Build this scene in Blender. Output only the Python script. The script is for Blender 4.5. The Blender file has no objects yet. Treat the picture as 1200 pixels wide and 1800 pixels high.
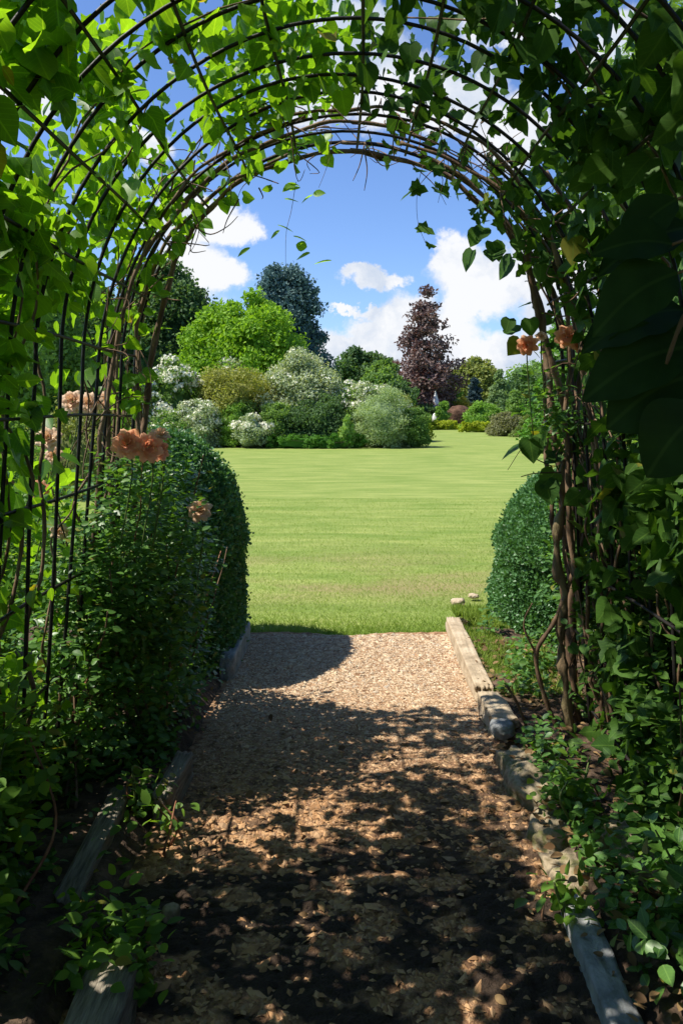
import bpy, bmesh, math, random
import numpy as np
from mathutils import Vector, Matrix

# ------------------------------------------------------------------ camera, light, exposure
sc = bpy.context.scene
C = sc.collection
CAM_H = 1.6
F = 1400.0           # focal length in photo pixels (1200 x 1800)
HX, HY = 612.0, 720.0  # where the horizon and the path's axis meet in the photo
cam_d = bpy.data.cameras.new("camera")
cam = bpy.data.objects.new("camera", cam_d); C.objects.link(cam)
cam.location = (0, 0, CAM_H); cam.rotation_euler = (math.radians(90), 0, 0)
cam_d.sensor_fit = 'VERTICAL'; cam_d.sensor_height = 36; cam_d.lens = 36 * F / 1800
cam_d.shift_x = -(HX - 600) / 1800; cam_d.shift_y = -(900 - HY) / 1800
cam_d.clip_start = 0.05; cam_d.clip_end = 5000
sc.camera = cam
sc.view_settings.view_transform = 'Standard'; sc.view_settings.look = 'None'
sc.view_settings.gamma = 1.0
sc.view_settings.exposure = 0.66
SUN_EL, SUN_AZ = 55.0, -97.0      # azimuth clockwise from +Y: the sun stands on the left
sun_d = bpy.data.lights.new("sun", 'SUN'); sun_d.energy = 4.9; sun_d.angle = math.radians(0.5)
sun_d.color = (1.0, 0.94, 0.84)
sun = bpy.data.objects.new("sun", sun_d); C.objects.link(sun)
_el, _az = math.radians(SUN_EL), math.radians(SUN_AZ)
to_sun = Vector((math.sin(_az) * math.cos(_el), math.cos(_az) * math.cos(_el), math.sin(_el)))
sun.rotation_euler = to_sun.to_track_quat('Z', 'Y').to_euler()
sc.cycles.max_bounces = 6; sc.cycles.diffuse_bounces = 3; sc.cycles.transmission_bounces = 4
sc.cycles.glossy_bounces = 2; sc.cycles.sample_clamp_indirect = 6

def ray(x, y):
    v = Vector(((x - HX) / F, 1.0, (HY - y) / F)); return v.normalized()

def make_world():
    w = bpy.data.worlds.new("World"); sc.world = w; w.use_nodes = True
    nt = w.node_tree; N, L = nt.nodes, nt.links; N.clear()
    out = N.new('ShaderNodeOutputWorld'); bg = N.new('ShaderNodeBackground'); bg.inputs[1].default_value = 0.1
    L.new(bg.outputs[0], out.inputs[0])
    sky = N.new('ShaderNodeTexSky'); sky.sky_type = 'NISHITA'; sky.sun_disc = False
    sky.sun_elevation = _el; sky.sun_rotation = _az
    sky.air_density = 1.0; sky.dust_density = 0.3; sky.ozone_density = 3.0
    tint = N.new('ShaderNodeMix'); tint.data_type = 'RGBA'; tint.blend_type = 'MULTIPLY'; tint.inputs[0].default_value = 1
    L.new(sky.outputs[0], tint.inputs[6]); tint.inputs[7].default_value = (.80, .93, 1.20, 1)
    tc = N.new('ShaderNodeTexCoord')
    # ragged edges: bend the direction with two octaves of noise
    n1 = N.new('ShaderNodeTexNoise'); n1.inputs['Scale'].default_value = 17; n1.inputs['Detail'].default_value = 9; n1.inputs['Roughness'].default_value = 0.66
    L.new(tc.outputs['Generated'], n1.inputs['Vector'])
    s1 = N.new('ShaderNodeVectorMath'); s1.operation = 'SUBTRACT'; L.new(n1.outputs['Color'], s1.inputs[0]); s1.inputs[1].default_value = (.5, .5, .5)
    s2 = N.new('ShaderNodeVectorMath'); s2.operation = 'SCALE'; L.new(s1.outputs[0], s2.inputs[0]); s2.inputs['Scale'].default_value = 0.085
    d = N.new('ShaderNodeVectorMath'); d.operation = 'ADD'; L.new(tc.outputs['Generated'], d.inputs[0]); L.new(s2.outputs[0], d.inputs[1])
    acc = None
    # cloud banks: (x, y, half width, half height) as seen from the garden gate
    blobs = [(650, 486, 58, 23), (622, 484, 30, 17), (688, 492, 32, 18), (640, 545, 26, 12), (600, 548, 26, 8),
             (700, 570, 62, 56), (655, 590, 55, 45), (590, 615, 75, 34), (690, 640, 190, 60), (735, 545, 22, 20),
             (840, 490, 88, 62), (795, 450, 42, 42), (905, 480, 60, 50), (810, 545, 50, 26), (790, 590, 60, 46), (870, 625, 110, 46), (930, 620, 80, 52), (960, 540, 60, 50),
             (380, 385, 76, 42), (320, 375, 60, 66), (425, 395, 36, 24), (390, 488, 44, 34), (335, 480, 70, 60), (300, 600, 120, 90),
             (560, 150, 80, 60), (680, 150, 110, 70), (790, 180, 90, 60), (600, 60, 110, 50), (900, 240, 80, 60), (1030, 450, 80, 110),
             (240, 250, 60, 30), (40, 170, 60, 30), (1100, 100, 80, 60), (900, 40, 90, 40)]
    for x, y, rx, ry in blobs:
        c = ray(x, y)
        sub = N.new('ShaderNodeVectorMath'); sub.operation = 'SUBTRACT'; L.new(d.outputs[0], sub.inputs[0]); sub.inputs[1].default_value = c
        mul = N.new('ShaderNodeVectorMath'); mul.operation = 'MULTIPLY'; L.new(sub.outputs[0], mul.inputs[0])
        mul.inputs[1].default_value = (F / rx, F / rx * .5, F / ry)
        ln = N.new('ShaderNodeVectorMath'); ln.operation = 'LENGTH'; L.new(mul.outputs[0], ln.inputs[0])
        m = N.new('ShaderNodeMath'); m.operation = 'SUBTRACT'; m.inputs[0].default_value = 1.0; L.new(ln.outputs['Value'], m.inputs[1])
        if acc is None: acc = m
        else:
            mx = N.new('ShaderNodeMath'); mx.operation = 'SMOOTH_MAX'; mx.inputs[2].default_value = 0.35
            L.new(acc.outputs[0], mx.inputs[0]); L.new(m.outputs[0], mx.inputs[1]); acc = mx
    # loose cloud over the rest of the sky
    n3 = N.new('ShaderNodeTexNoise'); n3.inputs['Scale'].default_value = 2.6; n3.inputs['Detail'].default_value = 8
    L.new(tc.outputs['Generated'], n3.inputs['Vector'])
    r3 = N.new('ShaderNodeMapRange'); r3.inputs[1].default_value = .62; r3.inputs[2].default_value = .72; L.new(n3.outputs['Fac'], r3.inputs[0])
    sx = N.new('ShaderNodeSeparateXYZ'); L.new(tc.outputs['Generated'], sx.inputs[0])
    up = N.new('ShaderNodeMapRange'); up.inputs[1].default_value = .42; up.inputs[2].default_value = .55; L.new(sx.outputs['Z'], up.inputs[0])
    fr = N.new('ShaderNodeMapRange'); fr.inputs[1].default_value = .75; fr.inputs[2].default_value = .6; L.new(sx.outputs['Y'], fr.inputs[0])
    wm = N.new('ShaderNodeMath'); wm.operation = 'MAXIMUM'; L.new(up.outputs[0], wm.inputs[0]); L.new(fr.outputs[0], wm.inputs[1])
    lo = N.new('ShaderNodeMath'); lo.operation = 'MULTIPLY'; L.new(r3.outputs[0], lo.inputs[0]); L.new(wm.outputs[0], lo.inputs[1])
    mr = N.new('ShaderNodeMapRange'); mr.interpolation_type = 'SMOOTHSTEP'; mr.inputs[1].default_value = -0.12; mr.inputs[2].default_value = 0.34
    L.new(acc.outputs[0], mr.inputs[0])
    cm = N.new('ShaderNodeMath'); cm.operation = 'MAXIMUM'; L.new(mr.outputs[0], cm.inputs[0]); L.new(lo.outputs[0], cm.inputs[1])
    # body of the cloud: bright heads, bluish grey hollows
    n4 = N.new('ShaderNodeTexNoise'); n4.inputs['Scale'].default_value = 8.5; n4.inputs['Detail'].default_value = 7; n4.inputs['Roughness'].default_value = .55
    L.new(d.outputs[0], n4.inputs['Vector'])
    cr = N.new('ShaderNodeValToRGB'); cr.color_ramp.elements[0].position = .38; cr.color_ramp.elements[0].color = (3.8, 4.4, 5.4, 1)
    cr.color_ramp.elements[1].position = .58; cr.color_ramp.elements[1].color = (6.1, 6.2, 6.4, 1)
    L.new(n4.outputs['Fac'], cr.inputs[0])
    mix = N.new('ShaderNodeMix'); mix.data_type = 'RGBA'; L.new(cm.outputs[0], mix.inputs[0]); L.new(tint.outputs[2], mix.inputs[6]); L.new(cr.outputs[0], mix.inputs[7])
    L.new(mix.outputs[2], bg.inputs[0])
make_world()

# ------------------------------------------------------------------ helpers
rng = np.random.default_rng(7)
random.seed(7)
PI = math.pi

def at(x, y, d):
    """photo pixel and distance -> point in the garden"""
    return np.array([(x - HX) / F * d, d, CAM_H - (y - HY) / F * d])

def ground(x, y, z=0.0):
    d = F * (CAM_H - z) / (y - HY); return at(x, y, d)

def vnoise(P, scale=1.0, seed=0):
    """smooth value noise in 0..1 for an (N,3) array"""
    P = np.asarray(P, float) * scale + seed * 17.13
    i = np.floor(P).astype(np.int64); f = P - i; f = f * f * (3 - 2 * f)
    def h(a, b, c):
        n = (a * 374761393 + b * 668265263 + c * 2147483647 + seed * 97) & 0xffffffff
        n = ((n ^ (n >> 13)) * 1274126177) & 0xffffffff
        return ((n ^ (n >> 16)) & 0xffff) / 65535.0
    r = 0
    for a in (0, 1):
        for b in (0, 1):
            for c in (0, 1):
                w = (f[:, 0] if a else 1 - f[:, 0]) * (f[:, 1] if b else 1 - f[:, 1]) * (f[:, 2] if c else 1 - f[:, 2])
                r = r + w * h(i[:, 0] + a, i[:, 1] + b, i[:, 2] + c)
    return r

def fbm(P, scale, seed=0, oct=3):
    s = 0; a = 1; t = 0
    for k in range(oct):
        s = s + a * vnoise(P, scale * 2 ** k, seed + k); t += a; a *= .5
    return s / t

def norm(v):
    return v / np.maximum(np.linalg.norm(v, axis=-1, keepdims=True), 1e-9)

class MB:
    """collects vertices and faces; build() links them as one mesh object"""
    def __init__(s): s.v = []; s.f = []; s.n = 0; s.t = []; s.uv = []; s.m = []
    def add(s, V, Fc, tint=0.5, uv=None, mat=0):
        V = np.asarray(V, float).reshape(-1, 3)
        for fc in (Fc if isinstance(Fc, list) else [Fc]):
            fc = np.asarray(fc)
            if fc.size: s.f.append(fc + s.n); s.m.append(np.full(len(fc), mat))
        s.v.append(V); s.n += len(V)
        s.t.append(np.broadcast_to(np.asarray(tint, float), (len(V),)))
        s.uv.append(np.zeros((len(V), 2)) if uv is None else uv)
    def build(s, name, mats, parent=None, smooth=True):
        me = bpy.data.meshes.new(name)
        V = np.concatenate(s.v); t = np.concatenate(s.t); uv = np.concatenate(s.uv)
        me.vertices.add(len(V)); me.vertices.foreach_set('co', V.ravel())
        nl = sum(f.size for f in s.f); nf = sum(len(f) for f in s.f)
        me.loops.add(nl); me.polygons.add(nf)
        li = np.concatenate([f.ravel() for f in s.f]).astype(np.int32)
        tot = np.concatenate([np.full(len(f), f.shape[1], np.int32) for f in s.f])
        st = np.concatenate([[0], np.cumsum(tot)[:-1]]).astype(np.int32)
        me.loops.foreach_set('vertex_index', li)
        me.polygons.foreach_set('loop_start', st)
        me.polygons.foreach_set('material_index', np.concatenate(s.m).astype(np.int32))
        me.polygons.foreach_set('use_smooth', np.full(nf, smooth))
        a = me.attributes.new('tint', 'FLOAT', 'POINT'); a.data.foreach_set('value', t.astype(np.float32))
        u = me.uv_layers.new(name='UVMap'); u.data.foreach_set('uv', uv[li].astype(np.float32).ravel())
        me.update(calc_edges=True); me.validate()
        for m in (mats if isinstance(mats, (list, tuple)) else [mats]): me.materials.append(m)
        o = bpy.data.objects.new(name, me); C.objects.link(o)
        if parent is not None:
            o.parent = parent; o.matrix_parent_inverse = Matrix.Translation(parent.location).inverted()
        return o

def tag(o, label=None, cat=None, group=None, kind=None):
    if label: o['label'] = label
    if cat: o['category'] = cat
    if group: o['group'] = group
    if kind: o['kind'] = kind
    return o

def thing(name, label, cat, loc=(0, 0, 0), group=None):
    o = bpy.data.objects.new(name, None); C.objects.link(o); o.location = loc
    o.empty_display_size = .1
    return tag(o, label, cat, group)

def tube(mb, pts, rad, sides=6, tint=0.5, cap=True):
    P = np.asarray(pts, float); n = len(P); R = np.broadcast_to(np.asarray(rad, float), (n,))
    T = np.gradient(P, axis=0); T = norm(T)
    ref = np.array([0, 0, 1.]) if abs(T[:, 2]).mean() < .8 else np.array([0, 1., 0])
    A = norm(np.cross(T, ref)); B = np.cross(T, A)
    a = np.linspace(0, 2 * PI, sides, endpoint=False)
    V = P[:, None] + R[:, None, None] * (np.cos(a)[None, :, None] * A[:, None] + np.sin(a)[None, :, None] * B[:, None])
    V = V.reshape(-1, 3)
    i = np.arange(n - 1)[:, None] * sides; k = np.arange(sides)[None]
    q = np.stack([i + k, i + (k + 1) % sides, i + sides + (k + 1) % sides, i + sides + k], -1).reshape(-1, 4)
    fs = [q]
    if cap: fs.append(np.array([list(range(sides))[::-1], [(n - 1) * sides + j for j in range(sides)]]))
    mb.add(V, fs, tint, uv=np.column_stack([np.tile(a / (2 * PI), n), np.repeat(np.linspace(0, 1, n), sides)]))

def smooth_path(pts, n=24, wob=0.0):
    P = np.asarray(pts, float); t = np.linspace(0, len(P) - 1, n)
    out = []
    for u in t:
        i = min(int(u), len(P) - 2); f = u - i
        p0 = P[max(i - 1, 0)]; p1 = P[i]; p2 = P[i + 1]; p3 = P[min(i + 2, len(P) - 1)]
        out.append(.5 * ((2 * p1) + (-p0 + p2) * f + (2 * p0 - 5 * p1 + 4 * p2 - p3) * f * f + (-p0 + 3 * p1 - 3 * p2 + p3) * f ** 3))
    out = np.array(out)
    if wob:
        w = np.stack([vnoise(out, 7, random.randrange(99)) for _ in range(3)], -1) - .5
        out = out + w * wob
    return out

# leaf templates: x across, y along, z up from the blade
def leaf_tpl(kind):
    if kind == 'heart':
        rows = [(0, 0), (-.09, .26), (.06, .45), (.30, .52), (.58, .42), (.82, .20), (1.02, 0)]
    elif kind == 'ovate':
        rows = [(0, 0), (.08, .14), (.28, .27), (.52, .29), (.78, .17), (1.0, 0)]
    elif kind == 'lobed':
        rows = [(0, 0), (-.05, .25), (.15, .30), (.22, .52), (.42, .33), (.50, .22), (.72, .24), (1.02, 0)]
    v = []; f = []; uv = []
    for y, w in rows:
        drop = -.16 * y * y
        if w == 0: v.append((0, y, drop)); uv.append((.5, y))
        else:
            yc = max(y, 0) if y > .05 else .03
            v += [(-w, y, drop + .16 * w), (0, yc + .02, drop - .02), (w, y, drop + .16 * w)]
            uv += [(.5 - w, y), (.5, yc), (.5 + w, y)]
    tri = []; q = []
    m = len(rows) - 2
    tri += [(0, 2, 1), (0, 3, 2)]
    for k in range(m - 1):
        a = 1 + 3 * k; q += [(a, a + 1, a + 4, a + 3), (a + 1, a + 2, a + 5, a + 4)]
    a = 1 + 3 * (m - 1); e = len(v) - 1
    tri += [(a, a + 1, e), (a + 1, a + 2, e)]
    return np.array(v, float), [np.array(tri), np.array(q)], np.array(uv, float)
TPL = {k: leaf_tpl(k) for k in ('heart', 'ovate', 'lobed')}
def big_tpl(ny=12, nx=8, wid=.36):
    v, uv, q = [], [], []
    for j in range(ny + 1):
        t = j / ny; w = wid * (math.sin(PI * t ** .8) ** .75 if 0 < t < 1 else 0)
        for i in range(nx + 1):
            u = i / nx * 2 - 1; x = u * w
            z = .20 * abs(x) - .34 * t * t + .022 * math.sin(t * 19 + u * 2) * abs(u) ** 1.5 + .012 * math.sin(30 * (t - .5 * abs(u))) * abs(u) * (1 - abs(u))
            v.append((x + .05 * math.sin(t * 4), t, z)); uv.append((.5 + x, t))
    for j in range(ny):
        for i in range(nx):
            a = j * (nx + 1) + i; q.append((a, a + 1, a + nx + 2, a + nx + 1))
    return np.array(v, float), [np.array(q)], np.array(uv, float)
TPL['big'] = big_tpl(); TPL['bigwide'] = big_tpl(wid=.46)
hb = leaf_tpl('heart'); hv = hb[0].copy(); hv[:, 0] *= .86; hv[:, 0] += .10 * hv[:, 1] ** 2; hv[:, 2] += .16 * np.sin(hv[:, 1] * 5 + hv[:, 0] * 4)
TPL['heartb'] = (hv, hb[1], hb[2])
TPL['quad'] = (np.array([(0, 0, 0), (.3, .5, .09), (0, 1, -.05), (-.3, .5, .09)]), [np.array([(0, 1, 2, 3)])], np.array([(.5, 0), (.8, .5), (.5, 1), (.2, .5)]))
TPL['round'] = (np.array([(0, 0, 0), (.4, .25, .1), (.36, .75, .06), (0, 1, -.05), (-.36, .75, .06), (-.4, .25, .1)]), [np.array([(0, 1, 2, 3), (0, 3, 4, 5)])], np.zeros((6, 2)))
TPL['blade'] = (np.array([(-.06, 0, 0), (.06, 0, 0), (.045, .55, .02), (-.045, .55, .02), (0, 1, -.12)]), [np.array([(0, 1, 2, 3)]), np.array([(3, 2, 4)])], np.zeros((5, 2)))
TPL['needle'] = (np.array([(0, 0, 0), (.13, .5, .04), (0, 1, 0), (-.13, .5, .04)]), [np.array([(0, 1, 2, 3)])], np.zeros((4, 2)))

def leaves(mb, P, axis, nrm, size, kind='quad', tint=None, mat=0):
    P = np.asarray(P, float); n = len(P)
    if not n: return
    D = norm(axis); Nn = nrm - (nrm * D).sum(-1, keepdims=True) * D; Nn = norm(Nn); T = np.cross(D, Nn)
    V, Fs, uv = TPL[kind]; m = len(V)
    size = np.broadcast_to(np.asarray(size, float), (n,))
    W = P[:, None] + size[:, None, None] * (V[None, :, 0:1] * T[:, None] + V[None, :, 1:2] * D[:, None] + V[None, :, 2:3] * Nn[:, None])
    if tint is None: tint = rng.random(n)
    fs = [(f[None] + (np.arange(n) * m)[:, None, None]).reshape(-1, f.shape[1]) for f in Fs]
    mb.add(W.reshape(-1, 3), fs, np.repeat(tint, m), np.tile(uv, (n, 1)), mat)

def rand_unit(n): return norm(rng.normal(size=(n, 3)))

# ------------------------------------------------------------------ materials
def new_mat(name):
    m = bpy.data.materials.new(name); m.use_nodes = True
    nt = m.node_tree; nt.nodes.clear(); return m, nt.nodes, nt.links

def leaf_mat(name, dark, light, trans=None, tw=.35, rough=.5, spec=.35, vein=False, side=.6):
    m, N, L = new_mat(name)
    out = N.new('ShaderNodeOutputMaterial'); at_ = N.new('ShaderNodeAttribute'); at_.attribute_name = 'tint'
    r = N.new('ShaderNodeMix'); r.data_type = 'RGBA'; L.new(at_.outputs['Fac'], r.inputs[0])
    r.inputs[6].default_value = (*dark, 1); r.inputs[7].default_value = (*light, 1)
    col = r.outputs[2]
    if vein:
        uv = N.new('ShaderNodeUVMap'); sp = N.new('ShaderNodeSeparateXYZ'); L.new(uv.outputs[0], sp.inputs[0])
        a = N.new('ShaderNodeMath'); a.operation = 'SUBTRACT'; L.new(sp.outputs[0], a.inputs[0]); a.inputs[1].default_value = .5
        b = N.new('ShaderNodeMath'); b.operation = 'ABSOLUTE'; L.new(a.outputs[0], b.inputs[0])
        mr = N.new('ShaderNodeMapRange'); mr.inputs[1].default_value = .012; mr.inputs[2].default_value = .03; mr.inputs[3].default_value = 1; mr.inputs[4].default_value = 0
        L.new(b.outputs[0], mr.inputs[0])
        # side veins: slanting waves
        s = N.new('ShaderNodeMath'); s.operation = 'MULTIPLY_ADD'; L.new(b.outputs[0], s.inputs[0]); s.inputs[1].default_value = -.8; L.new(sp.outputs[1], s.inputs[2])
        s2 = N.new('ShaderNodeMath'); s2.operation = 'MULTIPLY'; L.new(s.outputs[0], s2.inputs[0]); s2.inputs[1].default_value = 44
        s3 = N.new('ShaderNodeMath'); s3.operation = 'SINE'; L.new(s2.outputs[0], s3.inputs[0])
        s4 = N.new('ShaderNodeMapRange'); s4.inputs[1].default_value = .9; s4.inputs[2].default_value = 1; s4.inputs[3].default_value = 0; s4.inputs[4].default_value = side
        L.new(s3.outputs[0], s4.inputs[0])
        mx = N.new('ShaderNodeMath'); mx.operation = 'MAXIMUM'; L.new(mr.outputs[0], mx.inputs[0]); L.new(s4.outputs[0], mx.inputs[1])
        k = N.new('ShaderNodeMath'); k.operation = 'MULTIPLY'; k.inputs[1].default_value = .4; L.new(mx.outputs[0], k.inputs[0])
        v = N.new('ShaderNodeMix'); v.data_type = 'RGBA'; L.new(k.outputs[0], v.inputs[0]); L.new(col, v.inputs[6])
        v.inputs[7].default_value = (light[0] * 2, light[1] * 1.7, light[2] * 2, 1); col = v.outputs[2]
        # blotches
        n = N.new('ShaderNodeTexNoise'); n.inputs['Scale'].default_value = 30; g = N.new('ShaderNodeNewGeometry'); L.new(g.outputs['Position'], n.inputs['Vector'])
        nr = N.new('ShaderNodeMapRange'); nr.inputs[3].default_value = .7; nr.inputs[4].default_value = 1.3; L.new(n.outputs['Fac'], nr.inputs[0])
        h = N.new('ShaderNodeHueSaturation'); L.new(nr.outputs[0], h.inputs['Value']); L.new(col, h.inputs['Color']); col = h.outputs[0]
    p = N.new('ShaderNodeBsdfPrincipled'); p.inputs['Roughness'].default_value = rough; p.inputs['Specular IOR Level'].default_value = spec
    L.new(col, p.inputs['Base Color'])
    t = N.new('ShaderNodeBsdfTranslucent')
    tcm = N.new('ShaderNodeMix'); tcm.data_type = 'RGBA'; tcm.blend_type = 'MULTIPLY'; tcm.inputs[0].default_value = 1
    tr = trans or (2.4, 1.9, .5)
    L.new(col, tcm.inputs[6]); tcm.inputs[7].default_value = (*tr, 1); L.new(tcm.outputs[2], t.inputs[0])
    mixs = N.new('ShaderNodeMixShader'); mixs.inputs[0].default_value = tw
    L.new(p.outputs[0], mixs.inputs[1]); L.new(t.outputs[0], mixs.inputs[2]); L.new(mixs.outputs[0], out.inputs[0])
    return m

def solid_mat(name, stops, scale=8, stretch=(1, 1, 1), rough=.8, bump=.3, bump_scale=None, tint=False, detail=8, spec=.3, metallic=0, bdist=.01, nr=(.3, .7)):
    m, N, L = new_mat(name)
    out = N.new('ShaderNodeOutputMaterial'); p = N.new('ShaderNodeBsdfPrincipled'); L.new(p.outputs[0], out.inputs[0])
    g = N.new('ShaderNodeNewGeometry'); mp = N.new('ShaderNodeMapping'); mp.inputs['Scale'].default_value = stretch; L.new(g.outputs['Position'], mp.inputs[0])
    n = N.new('ShaderNodeTexNoise'); n.inputs['Scale'].default_value = scale; n.inputs['Detail'].default_value = detail; n.inputs['Roughness'].default_value = .6
    L.new(mp.outputs[0], n.inputs['Vector'])
    cr = N.new('ShaderNodeValToRGB'); e = cr.color_ramp.elements
    while len(e) < len(stops): e.new(.5)
    for i, c in enumerate(stops):
        e[i].position = nr[0] + (nr[1] - nr[0]) * i / (len(stops) - 1); e[i].color = (*c, 1)
    L.new(n.outputs['Fac'], cr.inputs[0]); col = cr.outputs[0]
    if tint:
        a = N.new('ShaderNodeAttribute'); a.attribute_name = 'tint'
        if tint == 'ramp': L.new(a.outputs['Fac'], cr.inputs[0])
        mr = N.new('ShaderNodeMapRange'); mr.inputs[3].default_value = .65; mr.inputs[4].default_value = 1.35
        if tint == 'ramp': L.new(n.outputs['Fac'], mr.inputs[0])
        else: L.new(a.outputs['Fac'], mr.inputs[0])
        h = N.new('ShaderNodeHueSaturation'); L.new(mr.outputs[0], h.inputs['Value']); L.new(col, h.inputs['Color']); col = h.outputs[0]
    L.new(col, p.inputs['Base Color']); p.inputs['Roughness'].default_value = rough; p.inputs['Specular IOR Level'].default_value = spec
    p.inputs['Metallic'].default_value = metallic
    if bump:
        n2 = N.new('ShaderNodeTexNoise'); n2.inputs['Scale'].default_value = bump_scale or scale * 4; n2.inputs['Detail'].default_value = 6
        L.new(mp.outputs[0], n2.inputs['Vector'])
        b = N.new('ShaderNodeBump'); b.inputs['Strength'].default_value = bump; b.inputs['Distance'].default_value = bdist
        L.new(n2.outputs['Fac'], b.inputs['Height']); L.new(b.outputs[0], p.inputs['Normal'])
    return m

M = {}
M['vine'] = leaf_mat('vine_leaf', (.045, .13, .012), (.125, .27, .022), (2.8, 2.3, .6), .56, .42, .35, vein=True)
M['vine_shaded'] = leaf_mat('shaded_vine_leaf', (.026, .07, .012), (.065, .14, .02), (2.0, 2.0, .7), .3, .55, .15, vein=True)  # darker copy of the vine leaf: right side's shade put into the colour
M['big_leaf'] = leaf_mat('big_dark_leaf', (.014, .036, .010), (.03, .065, .014), (1.6, 1.8, .7), .2, .6, .12, vein=True, side=.12)
M['rose_leaf'] = leaf_mat('rose_leaf', (.035, .10, .022), (.12, .25, .045), (2.0, 1.9, .6), .36, .4, .45, vein=True)
M['box'] = leaf_mat('box_leaf', (.045, .125, .045), (.13, .28, .09), (1.5, 1.6, .6), .25, .42, .45)
M['bed_leaf'] = leaf_mat('bed_leaf', (.06, .15, .02), (.17, .31, .04), (2.1, 1.9, .6), .48, .5, .3)
M['stem'] = solid_mat('bark_stem', [(.05, .03, .018), (.15, .09, .05), (.26, .18, .11)], 14, (1, 1, .4), .8, .5, 60)
M['stem_red'] = solid_mat('red_brown_stem', [(.10, .04, .02), (.24, .10, .05), (.34, .2, .11)], 18, (1, 1, .4), .7, .4, 60)
M['stem_green'] = solid_mat('green_shoot', [(.05, .09, .02), (.12, .16, .04)], 18, rough=.6, bump=.1)
M['metal'] = solid_mat('dark_metal', [(.012, .012, .012), (.03, .024, .02)], 25, rough=.55, bump=.15, metallic=.3)
M['trunk'] = solid_mat('tree_bark', [(.04, .03, .02), (.12, .09, .06)], 6, (1, 1, .3), .9, .6, 30)
M['moss_trunk'] = solid_mat('mossy_bark', [(.05, .035, .02), (.16, .11, .06), (.22, .19, .09)], 16, (1, 1, .4), .9, .8, 50)

# ------------------------------------------------------------------ ground, path, beds
def sheet(name, x0, x1, y0, y1, nx, ny, zf, mat, label, xe=None, tf=None):
    X = np.linspace(x0, x1, nx); Y = np.linspace(y0, y1, ny)
    gx, gy = np.meshgrid(X, Y); P = np.column_stack([gx.ravel(), gy.ravel(), np.zeros(nx * ny)])
    if xe: P = xe(P)
    P[:, 2] = zf(P)
    i = np.arange(ny - 1)[:, None] * nx; k = np.arange(nx - 1)[None]
    q = np.stack([i + k, i + k + 1, i + k + 1 + nx, i + k + nx], -1).reshape(-1, 4)
    mb = MB(); mb.add(P, q, .5 if tf is None else tf(P)); o = mb.build(name, mat); tag(o, label, kind='structure'); return o

def lawn_mat():
    m, N, L = new_mat('lawn_grass')
    out = N.new('ShaderNodeOutputMaterial'); p = N.new('ShaderNodeBsdfPrincipled'); L.new(p.outputs[0], out.inputs[0])
    g = N.new('ShaderNodeNewGeometry')
    def noise(scale, st, det=6):
        mp = N.new('ShaderNodeMapping'); mp.inputs['Scale'].default_value = st; L.new(g.outputs['Position'], mp.inputs[0])
        n = N.new('ShaderNodeTexNoise'); n.inputs['Scale'].default_value = scale; n.inputs['Detail'].default_value = det; n.inputs['Roughness'].default_value = .65
        L.new(mp.outputs[0], n.inputs['Vector']); return n
    def mix(f, a, b, bt='MIX'):
        x = N.new('ShaderNodeMix'); x.data_type = 'RGBA'; x.blend_type = bt
        L.new(f, x.inputs[0])
        for k, v in ((6, a), (7, b)):
            if isinstance(v, tuple): x.inputs[k].default_value = (*v, 1)
            else: L.new(v, x.inputs[k])
        return x.outputs[2]
    def rng_(n, a, b, lo=0, hi=1):
        r = N.new('ShaderNodeMapRange'); r.inputs[1].default_value = a; r.inputs[2].default_value = b; r.inputs[3].default_value = lo; r.inputs[4].default_value = hi
        L.new(n, r.inputs[0]); return r.outputs[0]
    fine = noise(40, (1, 1, 1)); mid = noise(1.6, (.35, 1.5, 1)); streak = noise(2.6, (.32, 1.7, 1), 9); patch = noise(.9, (.6, 1.2, 1), 6)
    c = mix(rng_(streak.outputs['Fac'], .36, .64), LAWN_A, LAWN_B)
    c = mix(rng_(mid.outputs['Fac'], .40, .62), c, LAWN_C)
    sp = N.new('ShaderNodeSeparateXYZ'); L.new(g.outputs['Position'], sp.inputs[0])
    near = N.new('ShaderNodeMath'); near.operation = 'MULTIPLY'; L.new(rng_(sp.outputs['Y'], 10, 7.3), near.inputs[0]); L.new(rng_(patch.outputs['Fac'], .42, .62), near.inputs[1])
    near2 = N.new('ShaderNodeMath'); near2.operation = 'MULTIPLY'; L.new(near.outputs[0], near2.inputs[0]); L.new(rng_(sp.outputs['Y'], 6.3, 7.2), near2.inputs[1])
    near3 = N.new('ShaderNodeMath'); near3.operation = 'MULTIPLY'; L.new(near2.outputs[0], near3.inputs[0]); near3.inputs[1].default_value = .85
    c = mix(near3.outputs[0], c, LAWN_DRY)
    v = N.new('ShaderNodeHueSaturation'); L.new(c, v.inputs['Color']); L.new(rng_(fine.outputs['Fac'], .3, .7, .72, 1.28), v.inputs['Value'])
    L.new(v.outputs[0], p.inputs['Base Color']); p.inputs['Roughness'].default_value = .85; p.inputs['Specular IOR Level'].default_value = .15
    b = N.new('ShaderNodeBump'); b.inputs['Strength'].default_value = .6; b.inputs['Distance'].default_value = .03
    L.new(fine.outputs['Fac'], b.inputs['Height']); L.new(b.outputs[0], p.inputs['Normal'])
    return m
LAWN_A, LAWN_B, LAWN_C, LAWN_DRY = (.215, .275, .065), (.31, .35, .10), (.16, .235, .045), (.29, .235, .11)
M['lawn'] = lawn_mat()
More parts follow.
